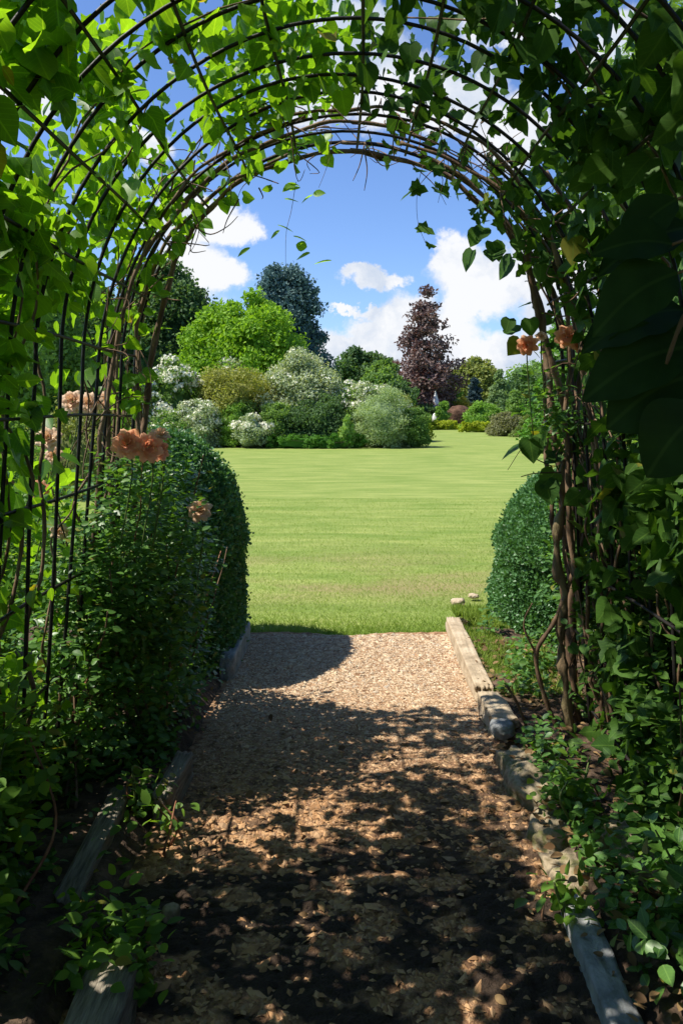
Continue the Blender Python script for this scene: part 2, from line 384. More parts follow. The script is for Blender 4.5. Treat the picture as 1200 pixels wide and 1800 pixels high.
# distance rises geometrically so that the near part is fine
def expand(P):
    P = P.copy(); u = P[:, 1]; P[:, 1] = -40 + (np.exp(u * 4.0) - 1) / (math.exp(4.0) - 1) * 1240
    P[:, 0] = np.sign(P[:, 0]) * np.abs(P[:, 0]) ** 3 * 800; return P
sheet('lawn', -1, 1, 0, 1, 60, 120, lambda P: -0.02 + np.clip((P[:, 1] - 60) / 1200, 0, 1) * 2, M['lawn'], 'mown green lawn stretching to the shrub beds', xe=expand)

PATH_END = 5.57
def damp_shade(P):
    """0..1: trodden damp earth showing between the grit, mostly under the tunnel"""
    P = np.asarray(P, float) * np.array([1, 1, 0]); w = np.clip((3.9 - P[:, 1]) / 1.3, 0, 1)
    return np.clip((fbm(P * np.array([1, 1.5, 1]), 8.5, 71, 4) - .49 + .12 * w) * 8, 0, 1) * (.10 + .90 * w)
def path_half(y): return .655 + .035 * np.clip((y - 3) / 2.6, 0, 1) + .0 * y
M['path'] = solid_mat('path_grit', [(.09, .048, .027), (.27, .145, .075), (.42, .245, .13), (.50, .34, .20)], 26, (1, 1, 1), .95, 1.0, 110, bdist=.015)
def path_end(x): return PATH_END + .05 * (x * x) - .02 * np.cos(x * 9) + .10 * np.abs(x)
def path_xe(P):
    P = P.copy(); x = P[:, 0] * .74; P[:, 1] = -1.6 + (path_end(x) + 1.6) * P[:, 1]; P[:, 0] = x; return P
def path_z(P):
    P = P * np.array([1, 1, 0]); return .008 + .022 * fbm(P, 5, 3) + .012 * fbm(P, 28, 5) + .026 * np.clip((4.2 - P[:, 1]) / 1.5, 0, 1) * np.abs(fbm(P * np.array([1, 1.4, 1]), 16, 33) - .5) * 2 + .012 * np.clip((4.2 - P[:, 1]) / 1.5, 0, 1) * fbm(P, 48, 35, 2)
sheet('path', -1, 1, 0, 1, 210, 900, path_z, M['path'], 'tan grit and bark path running through the tunnel to the lawn', xe=path_xe, tf=damp_shade)
def damp_shade_mix(m):
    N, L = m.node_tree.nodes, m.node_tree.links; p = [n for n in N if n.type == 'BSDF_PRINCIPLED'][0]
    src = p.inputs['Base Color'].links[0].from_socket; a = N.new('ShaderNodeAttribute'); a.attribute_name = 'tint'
    x = N.new('ShaderNodeMix'); x.data_type = 'RGBA'; L.new(a.outputs['Fac'], x.inputs[0]); L.new(src, x.inputs[6]); x.inputs[7].default_value = (.042, .027, .017, 1)  # very dark moist earth, painting in the tunnel's shade as well
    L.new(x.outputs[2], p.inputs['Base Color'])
damp_shade_mix(M['path'])
M['soil'] = solid_mat('bed_soil', [(.028, .018, .012), (.08, .052, .034), (.17, .11, .07)], 12, (1, 1, 1), .95, .9, 50, bdist=.02)
for s, nm, lb in ((-1, 'bed_soil', 'dark soil bed left of the path'), (1, 'bed_soil', 'leaf strewn soil bed right of the path')):
    def xe(P, s=s):
        P = P.copy(); P[:, 0] = s * (.70 + P[:, 0] ** 2 * 4.6); return P
    def zf(P, s=s):
        dx = np.clip((np.abs(P[:, 0]) - .68) / .12, 0, 1); fade = np.clip((5.75 + .5 * fbm(P, 1.5, 9) - P[:, 1]) / .5, 0, 1)
        return -.035 + dx * fade * (.085 + .05 * fbm(P, 3, 4) + .03 * fbm(P, 14, 6))
    o = sheet(nm, 0, 1, -1.6, 6.9, 90, 260, zf, M['soil'], lb, xe=xe)

# grit and bark chips on the path
def chips():
    m = solid_mat('grit_chip', [(.19, .125, .08), (.37, .26, .16), (.52, .38, .24), (.62, .49, .33), (.42, .35, .27)], 30, rough=.95, bump=0, tint='ramp')
    for e in m.node_tree.nodes:
        if e.type == 'VALTORGB':
            for i, q in enumerate(e.color_ramp.elements): q.position = i / 4
    N, L = m.node_tree.nodes, m.node_tree.links; p = [e for e in N if e.type == 'BSDF_PRINCIPLED'][0]; src = p.inputs['Base Color'].links[0].from_socket
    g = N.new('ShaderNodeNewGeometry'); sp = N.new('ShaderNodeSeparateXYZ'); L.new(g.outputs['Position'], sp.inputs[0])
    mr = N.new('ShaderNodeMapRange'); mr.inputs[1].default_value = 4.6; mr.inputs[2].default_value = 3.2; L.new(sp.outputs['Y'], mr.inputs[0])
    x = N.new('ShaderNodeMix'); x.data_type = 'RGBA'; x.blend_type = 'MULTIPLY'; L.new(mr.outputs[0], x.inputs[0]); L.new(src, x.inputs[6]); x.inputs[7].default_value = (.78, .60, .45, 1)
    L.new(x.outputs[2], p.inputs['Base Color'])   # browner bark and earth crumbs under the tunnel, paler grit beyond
    mb = MB(); n = 66000
    y = 1.7 + (PATH_END + .02 - 1.7) * rng.random(n) ** .9; x = (rng.random(n) * 2 - 1) * .70
    P = np.column_stack([x, y, np.zeros(n)])
    P[:, 2] = path_z(P)
    keep = (P[:, 1] < path_end(P[:, 0]) - .0)
    keep &= rng.random(n) > damp_shade(P) * .93
    keep &= rng.random(n) < np.interp(P[:, 1], [2.0, 3.4, 4.2], [.42, .55, 1])
    P = P[keep]; n = len(P)
    s = .003 + .005 * rng.random(n) ** 2.2 + .008 * (rng.random(n) < .03) + .006 * rng.random(n) * np.clip((3.9 - P[:, 1]), 0, 1)
    # flattened, irregular six-cornered lumps
    base = np.array([(1, 0, 0), (-1, 0, 0), (0, 1, 0), (0, -1, 0), (0, 0, 1), (0, 0, -1)], float)
    tri = np.array([(0, 2, 4), (2, 1, 4), (1, 3, 4), (3, 0, 4), (2, 0, 5), (1, 2, 5), (3, 1, 5), (0, 3, 5)])
    J = 1 + (rng.random((n, 6, 1)) - .5) * .7
    a = rng.random(n) * 2 * PI; st = 1 + rng.random(n) * 1.4; fl = .35 + .4 * rng.random(n)
    V = base[None] * J; V = V * np.stack([st, np.ones(n), fl], -1)[:, None]
    ca, sa = np.cos(a)[:, None], np.sin(a)[:, None]
    V = np.stack([V[..., 0] * ca - V[..., 1] * sa, V[..., 0] * sa + V[..., 1] * ca, V[..., 2] + V[..., 0] * (rng.random((n, 1)) - .5) * .6], -1)
    V = P[:, None] + V * s[:, None, None]
    f = (tri[None] + (np.arange(n) * 6)[:, None, None]).reshape(-1, 3)
    mb.add(V.reshape(-1, 3), f, np.repeat(np.clip(.12 + .88 * rng.random(n) - .0, 0, 1), 6))
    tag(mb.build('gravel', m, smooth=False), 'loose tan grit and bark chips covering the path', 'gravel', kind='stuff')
chips()

def litter():
    m = leaf_mat('dead_leaf', (.10, .055, .025), (.34, .22, .10), (1.2, 1, .6), .2, .7, .2)
    mb = MB()
    n = 1500
    x = np.where(rng.random(n) < .8, rng.uniform(.66, 1.6, n), rng.uniform(-1.4, .7, n)); y = rng.uniform(1.8, 5.2, n)
    k = (y < 4.1) | (np.abs(x) > .7); x, y = x[k], y[k]; n = len(x)
    on_path = np.abs(x) < .68
    z = np.where(on_path, .035, .10) + rng.random(n) * .02
    P = np.column_stack([x, y, z]); ax = norm(np.column_stack([rng.normal(size=n), rng.normal(size=n), rng.normal(size=n) * .2]))
    nr = norm(np.column_stack([rng.normal(size=n) * .4, rng.normal(size=n) * .4, np.ones(n)]))
    leaves(mb, P, ax, nr, rng.uniform(.02, .05, n), 'ovate')
    tag(mb.build('leaf_litter', m), 'dry brown leaves scattered on path and beds', 'leaf litter', kind='stuff')
litter()

# short blades over the near lawn and along its edge
def grass():
    m = leaf_mat('grass_blade', (.20, .30, .05), (.30, .40, .08), (1.2, 1.2, .7), .45, .6, .2)
    mb = MB(); n = 95000
    y = 5.48 + 9.0 * rng.random(n) ** 1.9
    hw = .35 + y * .235
    x = (rng.random(n) * 2 - 1) * hw
    P = np.column_stack([x, y, np.full(n, -.02)])
    k = (y > path_end(x) - .03 + .22 * (fbm(P, 6, 8) - .5)) | (np.abs(x) > .74)
    k &= ~((np.abs(x) > 1.0 + .2 * (fbm(P, 3, 2) - .5)) & (y < 5.7))
    P = P[k]; n = len(P)
    ax = norm(np.column_stack([rng.normal(size=n) * .7, rng.normal(size=n) * .7, np.ones(n)]))
    near = np.clip((6.3 - P[:, 1]) / .7, 0, 1)
    leaves(mb, P, ax, rand_unit(n), (.016 + .014 * rng.random(n)) * (1 + .9 * near), 'blade', tint=np.clip(rng.random(n) * .6 + .5 * fbm(P, 2.2, 1) - .4 * near, 0, 1))
    # weeds and rough grass on the right verge beside the kerb
    n = 14000
    y = rng.uniform(4.2, 6.1, n); x = .80 + rng.random(n) ** 1.3 * .45
    P = np.column_stack([x, y, np.full(n, .06)]); ax = norm(np.column_stack([rng.normal(size=n) * .5, rng.normal(size=n) * .5, np.ones(n)]))
    kk = fbm(P, 4, 12) > .36
    P, ax = P[kk], ax[kk]
    leaves(mb, P, ax, rand_unit(len(P)), .03 + .05 * rng.random(len(P)), 'blade')
    tag(mb.build('grass', m), 'short green grass blades along the near edge of the lawn', 'grass', kind='stuff')
grass()

# ------------------------------------------------------------------ stones, kerbs, timber
def lump(c, r, seed, rot=0, flat=.0, sub=4, rough=.22, boxy=0.0, tilt=0):
    """an irregular stone (boxy > 0: squared block) as vertices and faces"""
    bm = bmesh.new(); bmesh.ops.create_icosphere(bm, subdivisions=sub, radius=1)
    V = np.array([v.co[:] for v in bm.verts]); Fc = np.array([[v.index for v in f.verts] for f in bm.faces]); bm.free()
    if boxy:
        m = np.abs(V).max(1, keepdims=True); cube = V / m
        V = V * (1 - boxy) + cube * boxy
    V = V * (1 + rough * (fbm(V + seed * 3.7, 1.6, seed) - .5)[:, None] * 2 + rough * .35 * (fbm(V + seed, 6, seed + 3) - .5)[:, None] * 2)
    V = V * np.array(r)
    R = np.array((Matrix.Rotation(rot, 3, 'Z') @ Matrix.Rotation(tilt, 3, 'X')))
    return V @ R.T + np.array(c), Fc

M['kerb'] = solid_mat('kerb_stone', [(.25, .19, .12), (.42, .33, .22), (.50, .42, .30)], 9, rough=.9, bump=.6, bump_scale=60)
M['stone'] = solid_mat('mossy_stone', [(.07, .06, .03), (.19, .15, .09), (.34, .27, .18), (.14, .14, .05), (.22, .18, .11)], 11, rough=.95, bump=.9, bump_scale=45)
M['grey_stone'] = solid_mat('grey_concrete', [(.14, .15, .15), (.25, .26, .26), (.33, .33, .32)], 14, rough=.9, bump=.7, bump_scale=70)
M['timber'] = solid_mat('weathered_timber', [(.08, .07, .05), (.20, .17, .13), (.30, .27, .21)], 12, (6, .6, 6), .85, .8, 30)
def stone(name, label, cat, parts, mat, group=None):
    mb = MB()
    for p in parts: V, f = lump(*p[:3], **p[3]); mb.add(V, f)
    o = mb.build(name, M[mat]); tag(o, label, cat, group); return o
stone('kerb_stone', 'long smooth sunlit pale kerb reaching the lawn on the path right side', 'kerb',
      [((.735, 4.98, .045), (.05, .74, .08), 1, dict(boxy=.88, rough=.09, rot=-.01, sub=5))], 'kerb', 'kerb stones right of the path')
stone('kerb_stone', 'short pale kerb block crossed by shadow bands on the path right side', 'kerb',
      [((.745, 4.0, .045), (.065, .22, .08), 2, dict(boxy=.75, rough=.14, rot=.05, sub=5))], 'kerb', 'kerb stones right of the path')
stone('stone', 'small dark grey stone lying on top of the kerb at the shadow edge', 'stone', [((.72, 3.74, .10), (.055, .06, .04), 3, dict(boxy=.3))], 'grey_stone')
stone('stone', 'large rounded buff boulder at the middle of the right path edge', 'stone', [((.755, 3.33, .015), (.10, .25, .09), 4, dict(boxy=.6, rough=.26, rot=.1))], 'stone', 'rough stones right of the path')
stone('stone', 'buff broken stone with a sharp top just nearer than the large boulder', 'stone', [((.765, 2.92, .02), (.10, .11, .08), 5, dict(boxy=.6, rough=.32, rot=-.25))], 'stone', 'rough stones right of the path')
stone('stone', 'low mossy stone half buried by the path above the grey slab', 'stone', [((.76, 2.66, .01), (.10, .13, .07), 6, dict(boxy=.6, rough=.34, rot=.2))], 'stone', 'rough stones right of the path')
stone('stone', 'dark flat stone lying in leaf litter away from the path', 'stone', [((.99, 2.66, .09), (.10, .22, .05), 7, dict(boxy=.5, rough=.2, rot=.35))], 'stone', 'rough stones right of the path')
stone('kerb_stone', 'grey concrete slab edge at the bottom right of the path', 'kerb', [((.69, 2.16, .02), (.045, .32, .075), 8, dict(boxy=.86, rough=.12, rot=-.02))], 'grey_stone', 'kerb stones right of the path')
stone('kerb_stone', 'short grey kerb stub beneath the left hedge near the lawn', 'kerb', [((-.71, 5.05, .06), (.045, .42, .10), 9, dict(boxy=.9, rough=.05))], 'grey_stone', 'edgings left of the path')
stone('timber_edging', 'short grey timber stub in the shade on the left path edge', 'timber', [((-.70, 3.2, .05), (.035, .20, .10), 10, dict(boxy=.92, rough=.05, rot=-.04))], 'timber', 'edgings left of the path')
stone('timber_edging', 'long weathered plank leaning in the dark left bed', 'timber', [((-.87, 2.76, .07), (.04, .34, .06), 11, dict(boxy=.85, rough=.05, rot=.02, tilt=.05))], 'timber', 'edgings left of the path')
stone('log', 'rotten log end at the bottom left corner of the path', 'log', [((-.62, 1.98, .05), (.075, .22, .09), 12, dict(boxy=.6, rough=.16, rot=.08))], 'timber')
stone('stone', 'small round tan pebble left of the path above the weeds', 'stone', [((-.545, 2.45, .05), (.03, .03, .028), 13, dict(boxy=.1, rough=.1))], 'stone')
for i, (x, y, sz) in enumerate(((.84, 5.95, .05), (.98, 6.15, .045), (.90, 6.55, .06), (1.06, 6.75, .045))):
    stone('stone', ['white chalky rock at the far end of the right kerb', 'small white rock beside the right hedge foot', 'flat pale rock at the lawn edge left of the right hedge', 'tiny pale rock on the lawn farthest along the right edge'][i], 'stone',
          [((x, y, .02), (sz, sz * .8, sz * .45), 20 + i, dict(boxy=.3, rough=.3))], 'kerb', 'pale rocks at the right lawn edge')

# ------------------------------------------------------------------ plants: generic crown builder
def crown(mb, base, W, D, H, z0=0.0, prof=None, nc=60, cr=.22, nl=200, size=.12, kind='quad', spread=.55, up=.25, mat=0, hollow=.55, core=True, loose=1.08, irr=.52):
    """clumps of leaves filling a body of revolution with radius profile prof"""
    base = np.array(base, float); prof = prof or [(0, .75), (.25, 1), (.6, .9), (.85, .55), (1, .1)]
    pt = np.array(prof)
    t = rng.random(nc * 6); r = np.interp(t, pt[:, 0], pt[:, 1]); keep = rng.random(nc * 6) < r ** .8; t = t[keep][:nc]; r = r[keep][:nc]
    n = len(t); a = rng.random(n) * 2 * PI
    rr = r * (hollow + (1 - hollow) * rng.random(n) ** .6)
    ph = rng.random(2) * 6; irg = 1 + irr * (vnoise(np.column_stack([np.cos(a) * 1.3 + ph[0], np.sin(a) * 1.3 + ph[1], t * 2.6]), 1.0, int(ph[0] * 9)) - .55)
    rr = rr * irg; t = t * (1 + (irg - 1) * .45)
    cc = np.column_stack([np.cos(a) * rr * W * (1 - cr * .6), np.sin(a) * rr * D * (1 - cr * .6), z0 + t * (H - z0) * (1 - cr * .3)])
    rad = cr * min(W, D) * (.6 + .7 * rng.random(n)) * (.55 + .45 * r)
    for i in range(n):
        u = rand_unit(nl); u[:, 2] = u[:, 2] * .85 + .1
        q = rad[i] * (.40 + loose * rng.random(nl) ** .8)[:, None]
        P = cc[i] + u * q * np.array([1.15, 1.15, .8])
        k = P[:, 2] > 0.02
        P, u2 = P[k], u[k]
        nr = norm(u2 + spread * rng.normal(size=u2.shape) + np.array([0, 0, up]))
        ax = norm(np.cross(nr, rng.normal(size=nr.shape)) + u2 * .35 + np.array([0, 0, .1]))
        tn = np.clip(.5 * rng.random() + .5 * rng.random(len(P)), 0, 1)
        leaves(mb, P + base, ax, nr, size * (.6 + .7 * rng.random(len(P))), kind, tint=tn, mat=mat)
    if core:
        bm = bmesh.new(); bmesh.ops.create_icosphere(bm, subdivisions=2, radius=1)
        V0 = np.array([v.co[:] for v in bm.verts]); Fc = np.array([[v.index for v in f.verts] for f in bm.faces]); bm.free()
        tt = (V0[:, 2] + 1) / 2; rr = np.interp(tt, pt[:, 0], pt[:, 1]) * .62; h = norm(V0 * np.array([1, 1, 0]))
        V = np.column_stack([h[:, 0] * rr * W, h[:, 1] * rr * D, z0 + tt * (H - z0) * .82])
        V += (np.stack([vnoise(V + 5, 2, 3 + k) for k in range(3)], -1) - .5) * .2 * W
        V[:, 2] = np.maximum(V[:, 2], 0.01)
        mb.add(V + base, Fc, .1, mat=mat)
    return cc + base, rad

def trunk(mb, base, H, r, lean=0, limbs=5, W=1):
    b = np.array(base, float)
    top = b + np.array([lean, 0, H])
    tube(mb, smooth_path([b - np.array([0, 0, .1]), b + (top - b) * .4 + np.array([r * .4, 0, 0]), top], 10), np.linspace(r, r * .3, 10), 8)
    for i in range(limbs):
        a = i * 2.4 + random.random(); s = b + (top - b) * (.35 + .5 * i / limbs); e = s + np.array([math.cos(a) * W * .6, math.sin(a) * W * .6, H * .3])
        tube(mb, smooth_path([s, (s + e) / 2 + np.array([0, 0, -.05 * H]), e], 7), np.linspace(r * .4, r * .08, 7), 5)

CONE = [(0, .8), (.1, 1), (.35, .8), (.65, .48), (.9, .16), (1, .03)]
DOME = [(0, .85), (.2, 1), (.55, .92), (.8, .65), (.95, .3), (1, .05)]
BALL = [(0, .55), (.25, .92), (.5, 1), (.75, .85), (.92, .45), (1, .1)]
SPREAD = [(0, .9), (.3, 1), (.7, .8), (1, .4)]
BEECH = [(0, .6), (.2, .95), (.34, 1), (.40, .92), (.46, .66), (.58, .72), (.66, .50), (.74, .52), (.82, .30), (.90, .26), (.95, .12), (1, .16)]
FM = {}
def fm(key, dark, light, tw=.3, tr=(1.7, 1.7, .6)):
    if key not in FM: FM[key] = leaf_mat(key, dark, light, tr, tw, .6, .2)
    return FM[key]
LIME = fm('lime_foliage', (.10, .23, .02), (.27, .45, .035), .35)
MIDG = fm('mid_green_foliage', (.09, .18, .045), (.23, .36, .10), .4)
DARKG = fm('dark_green_foliage', (.045, .10, .04), (.12, .21, .07), .35)
BLUEG = fm('blue_conifer_foliage', (.05, .11, .10), (.16, .26, .24), .2, (1, 1, 1))
COPPER = fm('copper_foliage', (.075, .045, .045), (.27, .20, .17), .2, (1.6, .9, .8))
OLIVE = fm('olive_foliage', (.14, .17, .04), (.28, .32, .09))
YELLOW = fm('yellow_green_foliage', (.24, .30, .02), (.42, .48, .04))
GOLD = fm('golden_foliage', (.20, .22, .05), (.40, .41, .12))
GREYG = fm('grey_green_foliage', (.20, .27, .15), (.42, .50, .33))
SAGE = fm('variegated_foliage', (.20, .27, .14), (.52, .57, .40))
BRIGHT = fm('fresh_green_foliage', (.11, .24, .035), (.25, .42, .07))
WHITE = leaf_mat('cream_petal', (.74, .72, .56), (.90, .90, .78), (1, 1, .9), .3, .7, .1)
PINK = leaf_mat('pink_petal', (.6, .33, .27), (.8, .55, .45), (1, .8, .7), .3, .7, .1)

def plant(name, label, cat, x0, x1, ytop, d, mat, prof=DOME, n=60, nl=180, size=.13, cr=.22, kind='quad', flowers=None, tr=0, group=None, depth=1.0, z0=0., kw={}, ybase=None):
    cx = (x0 + x1) / 2; W = (x1 - x0) / 2 / F * d; H = CAM_H - (ytop - HY) / F * d
    W *= 1.05; H *= 1.02
    zb = 0.0
    if ybase is not None: zb = CAM_H - (ybase - HY) / F * d
    base = np.array([(cx - HX) / F * d, d, zb])
    root = thing(name, label, cat, tuple(base), group)
    n = int(n * 1.35); nl = int(nl * .95)
    mb = MB(); cc, rad = crown(mb, base, W, W * depth, H - zb, z0, prof, n, cr, nl, size, kind, **kw); mb.build('foliage', mat, root, smooth=False)
    tb = MB(); trunk(tb, base, max((H - zb) * .6, z0), tr or .03 + .02 * (H - zb), 0, 5, W); tb.build('trunk', M['trunk'], root)
    if flowers:
        fmt, fn, fs, zmin = flowers
        pick = cc[:, 2] > base[2] + (H - zb) * zmin
        c2, r2 = cc[pick], rad[pick]
        if len(c2):
            i = rng.integers(0, len(c2), fn); u = rand_unit(fn); u[:, 2] = abs(u[:, 2]); u[:, 1] -= .3; u = norm(u)
            P = c2[i] + u * (r2[i] * 1.1)[:, None] * np.array([1.15, 1.15, .85])
            kk = fbm(P, 1.3 / max(W, .3) * 2, 5) > .43
            P, u = P[kk], u[kk]
            fb = MB()
            for s in range(3):
                leaves(fb, P + rng.normal(size=P.shape) * fs * .3, norm(np.cross(u, rng.normal(size=u.shape))), norm(u + .5 * rng.normal(size=u.shape)), fs * 1.1 * (.7 + .6 * rng.random(len(P))), 'round')
            f = fb.build('blossom', fmt, root, smooth=False); f['kind'] = 'stuff'
    return root

# ------------------------------------------------------------------ the garden beyond the lawn
# left island bed, about 34 m away
plant('tree', 'bright lime green dome shaped tree above the white flowering shrubs', 'tree', 306, 558, 532, 41, LIME, [(0, .9), (.35, 1), (.6, .96), (.8, .78), (.93, .5), (1, .2)], 330, 130, .23, .13, kw=dict(hollow=.75))
plant('conifer', 'blue green broad conifer rising behind the lime green tree', 'conifer', 415, 580, 468, 50, BLUEG, [(0, .9), (.3, 1), (.55, .92), (.75, .74), (.9, .5), (1, .25)], 330, 150, .25, .17, kind='quad', tr=.4)
plant('evergreen_tree', 'large very dark evergreen tree at the left behind the dome tree', 'tree', 190, 392, 455, 52, DARKG, BALL, 160, 180, .30, .2, tr=.5)
plant('evergreen_tree', 'dark evergreen tree behind the trellis left of the largest dark one', 'tree', 20, 265, 470, 46, DARKG, BALL, 150, 170, .30, .2, tr=.5)
plant('white_shrub', 'cream flowering shrub mound at the left end of the island bed', 'shrub', 248, 362, 630, 36, MIDG, DOME, 90, 150, .14, .2, flowers=(WHITE, 1900, .13, .1))
plant('white_shrub', 'tall cream flowering shrub below the middle of the lime tree', 'shrub', 345, 470, 624, 38.5, GREYG, DOME, 80, 150, .14, .2, flowers=(WHITE, 1200, .13, .45))
plant('olive_shrub', 'flat topped golden olive shrub in the middle of the island bed', 'shrub', 345, 480, 655, 36, GOLD, [(0, .5), (.4, .8), (.75, 1), (.95, .9), (1, .7)], 80, 160, .12, .2, z0=.8)
plant('variegated_shrub', 'large pale variegated shrub in the centre of the island bed', 'shrub', 452, 610, 618, 36.5, SAGE, DOME, 130, 190, .13, .19, flowers=(WHITE, 300, .10, .4))
plant('shrub', 'white speckled grey shrub low on the left of the island bed', 'shrub', 300, 398, 698, 34.6, GREYG, DOME, 60, 150, .10, .2, flowers=(WHITE, 500, .09, .2))
plant('shrub', 'fuzzy green broom like shrub left of the white flower clump', 'shrub', 388, 448, 705, 34.4, BRIGHT, DOME, 50, 160, .11, .22, kind='needle')
plant('shrub', 'dark green shrub under the variegated shrub in the island bed', 'shrub', 500, 625, 690, 34.8, DARKG, DOME, 80, 150, .11, .2)
plant('shrub', 'round mid green shrub between the white clump and the dark shrub', 'shrub', 452, 520, 700, 34.3, MIDG, DOME, 50, 150, .10, .22)
plant('shrub', 'white flowered clump low at the front of the island bed', 'shrub', 408, 474, 728, 33.6, GREYG, BALL, 36, 120, .09, .24, flowers=(WHITE, 420, .09, .5))
plant('low_hedge', 'low dark green clipped hedge along the front of the island bed', 'hedge', 458, 655, 764, 33.4, fm('clipped_hedge', (.05, .16, .02), (.13, .29, .04)), [(0, 1), (.7, 1), (1, .9)], 120, 110, .07, .12, kw=dict(irr=.08, hollow=.2), depth=.25)
plant('shrub', 'grey green feathery mound at the right end of the island bed', 'shrub', 622, 722, 683, 34, fm('feathery_foliage', (.20, .29, .13), (.42, .52, .28)), BALL, 90, 170, .11, .2, kind='needle')
plant('shrub', 'dark green round shrub closing the island bed on the right', 'shrub', 690, 756, 715, 34.5, MIDG, BALL, 60, 160, .10, .22)
plant('shrub', 'dark shrub filling the gap right of the variegated shrub', 'shrub', 570, 680, 668, 36.2, MIDG, DOME, 70, 150, .12, .2, flowers=(WHITE, 420, .1, .55))
plant('upright_plant', 'pale green upright leafy plant standing above the low hedge', 'plant', 596, 622, 722, 33.2, fm('pale_leaf', (.2, .34, .08), (.34, .5, .14)), [(0, .3), (.2, .8), (.5, 1), (.8, .7), (1, .3)], 16, 60, .12, .3)
plant('white_shrub', 'white blossom drift right of the variegated shrub', 'shrub', 615, 712, 672, 38, GREYG, DOME, 60, 150, .13, .2, flowers=(WHITE, 900, .13, .35))
plant('shrub', 'shaggy olive shrub behind the right end of the island bed', 'shrub', 660, 745, 694, 40, OLIVE, DOME, 50, 150, .12, .2)
plant('shrub', 'lime green low shrub tucked behind the end of the island bed', 'shrub', 700, 755, 718, 41, YELLOW, DOME, 40, 130, .12, .2)
plant('shrub', 'loose mid green shrub in shade under the golden olive shrub', 'shrub', 352, 470, 690, 35.6, MIDG, DOME, 60, 150, .11, .2)
plant('shrub', 'silvery white speckled shrub between the golden and variegated shrubs', 'shrub', 420, 520, 655, 36.8, SAGE, DOME, 60, 150, .12, .2, flowers=(WHITE, 260, .09, .4))
plant('shrub', 'mixed green low shrub at the left foot of the island bed', 'shrub', 262, 345, 720, 34.4, MIDG, DOME, 50, 150, .10, .2, flowers=(WHITE, 200, .08, .3))
plant('shrub', 'sprawling sage shrub draped behind the feathery mound', 'shrub', 590, 700, 676, 36.0, SAGE, SPREAD, 70, 150, .11, .2, flowers=(WHITE, 160, .09, .5))
# far trees, centre
plant('tree', 'dark green rounded tree left of the copper beech', 'tree', 580, 690, 612, 74, DARKG, BALL, 110, 170, .36, .2, tr=.3)
plant('tree', 'mid green bushy tree in front of the dark rounded one', 'tree', 622, 716, 636, 68, MIDG, DOME, 90, 170, .30, .2, tr=.3)
plant('tree', 'dark shrubby tree at the foot of the copper beech on its left', 'tree', 660, 742, 664, 64, DARKG, DOME, 70, 150, .26, .2, tr=.3)
plant('copper_beech', 'tall dark purple copper beech against the white clouds', 'tree', 678, 812, 500, 72, COPPER, BEECH, 150, 62, .34, .11, tr=.35, z0=1.2, kw=dict(hollow=.05, core=False, loose=1.9, irr=.55))
plant('tree', 'pale olive green rounded tree right of the copper beech', 'tree', 796, 884, 626, 92, OLIVE, BALL, 190, 160, .42, .2, tr=.3)
plant('conifer', 'dark blue spruce in front of the pale olive tree', 'conifer', 812, 854, 652, 76, fm('dark_blue_spruce', (.025, .055, .06), (.06, .11, .12), .1, (1, 1, 1)), CONE, 70, 120, .22, .22)
plant('conifer', 'bright green feathery conifer left of the blue spruce', 'conifer', 768, 822, 656, 74, BRIGHT, CONE, 70, 140, .2, .22, kind='quad')
plant('conifer', 'tall grey green conifer right of the blue spruce', 'conifer', 845, 908, 650, 66, fm('grey_green_conifer', (.10, .18, .07), (.24, .34, .15)), CONE, 90, 140, .2, .2)
plant('conifer', 'narrow mid green conifer beside the grey green one', 'conifer', 878, 930, 676, 60, MIDG, CONE, 70, 140, .18, .2)
plant('tree', 'dark tree band behind the right hand conifers', 'tree', 870, 1000, 655, 88, DARKG, SPREAD, 90, 150, .4, .18, tr=.3)
plant('topiary_ball', 'small clipped green ball beside the white obelisk', 'topiary', 764, 791, 699, 66, BRIGHT, BALL, 30, 140, .12, .28, kw=dict(irr=.05, loose=.7))
plant('shrub', 'dark low bush left of the clipped ball', 'shrub', 728, 770, 704, 69, DARKG, DOME, 40, 140, .14, .25)
plant('shrub', 'golden brown spreading shrub above the red mulch', 'shrub', 792, 846, 695, 72, fm('gold_brown', (.26, .22, .03), (.50, .42, .06)), DOME, 40, 140, .15, .25)
plant('juniper', 'bright green spreading juniper right of the red mulch', 'shrub', 812, 884, 706, 60, BRIGHT, [(0, 1), (.4, .9), (.8, .6), (1, .3)], 80, 140, .16, .2)
plant('ground_cover', 'bright yellow green ground cover along the lawn edge', 'shrub', 742, 815, 741, 64, YELLOW, [(0, 1), (.6, 1), (1, .8)], 60, 120, .14, .2, kw=dict(irr=.08, hollow=.1), depth=.4)
plant('ground_cover', 'yellow green ground cover nearer than the bright juniper', 'shrub', 805, 868, 743, 57, YELLOW, [(0, 1), (.6, 1), (1, .8)], 60, 120, .14, .2, kw=dict(irr=.08, hollow=.1), depth=.3)
plant('shrub', 'grey brown twiggy shrub on the right lawn edge', 'shrub', 858, 918, 728, 49, fm('grey_brown_foliage', (.12, .13, .06), (.26, .27, .14)), DOME, 60, 140, .13, .22)
plant('shrub', 'low olive shrub mat at the far right of the lawn', 'shrub', 895, 1010, 730, 47, fm('olive_mat', (.10, .15, .04), (.22, .29, .09)), [(0, 1), (.5, .9), (1, .5)], 100, 140, .14, .16, kw=dict(hollow=.2), depth=.5)
plant('weeping_conifer', 'tall weeping green conifer at the right behind the roses', 'conifer', 925, 1050, 560, 30, fm('weeping_foliage', (.06, .17, .025), (.16, .33, .05)), CONE, 170, 170, .15, .18)
plant('conifer', 'pointed green conifer high behind the weeping one', 'conifer', 985, 1075, 500, 40, MIDG, CONE, 100, 150, .2, .2)
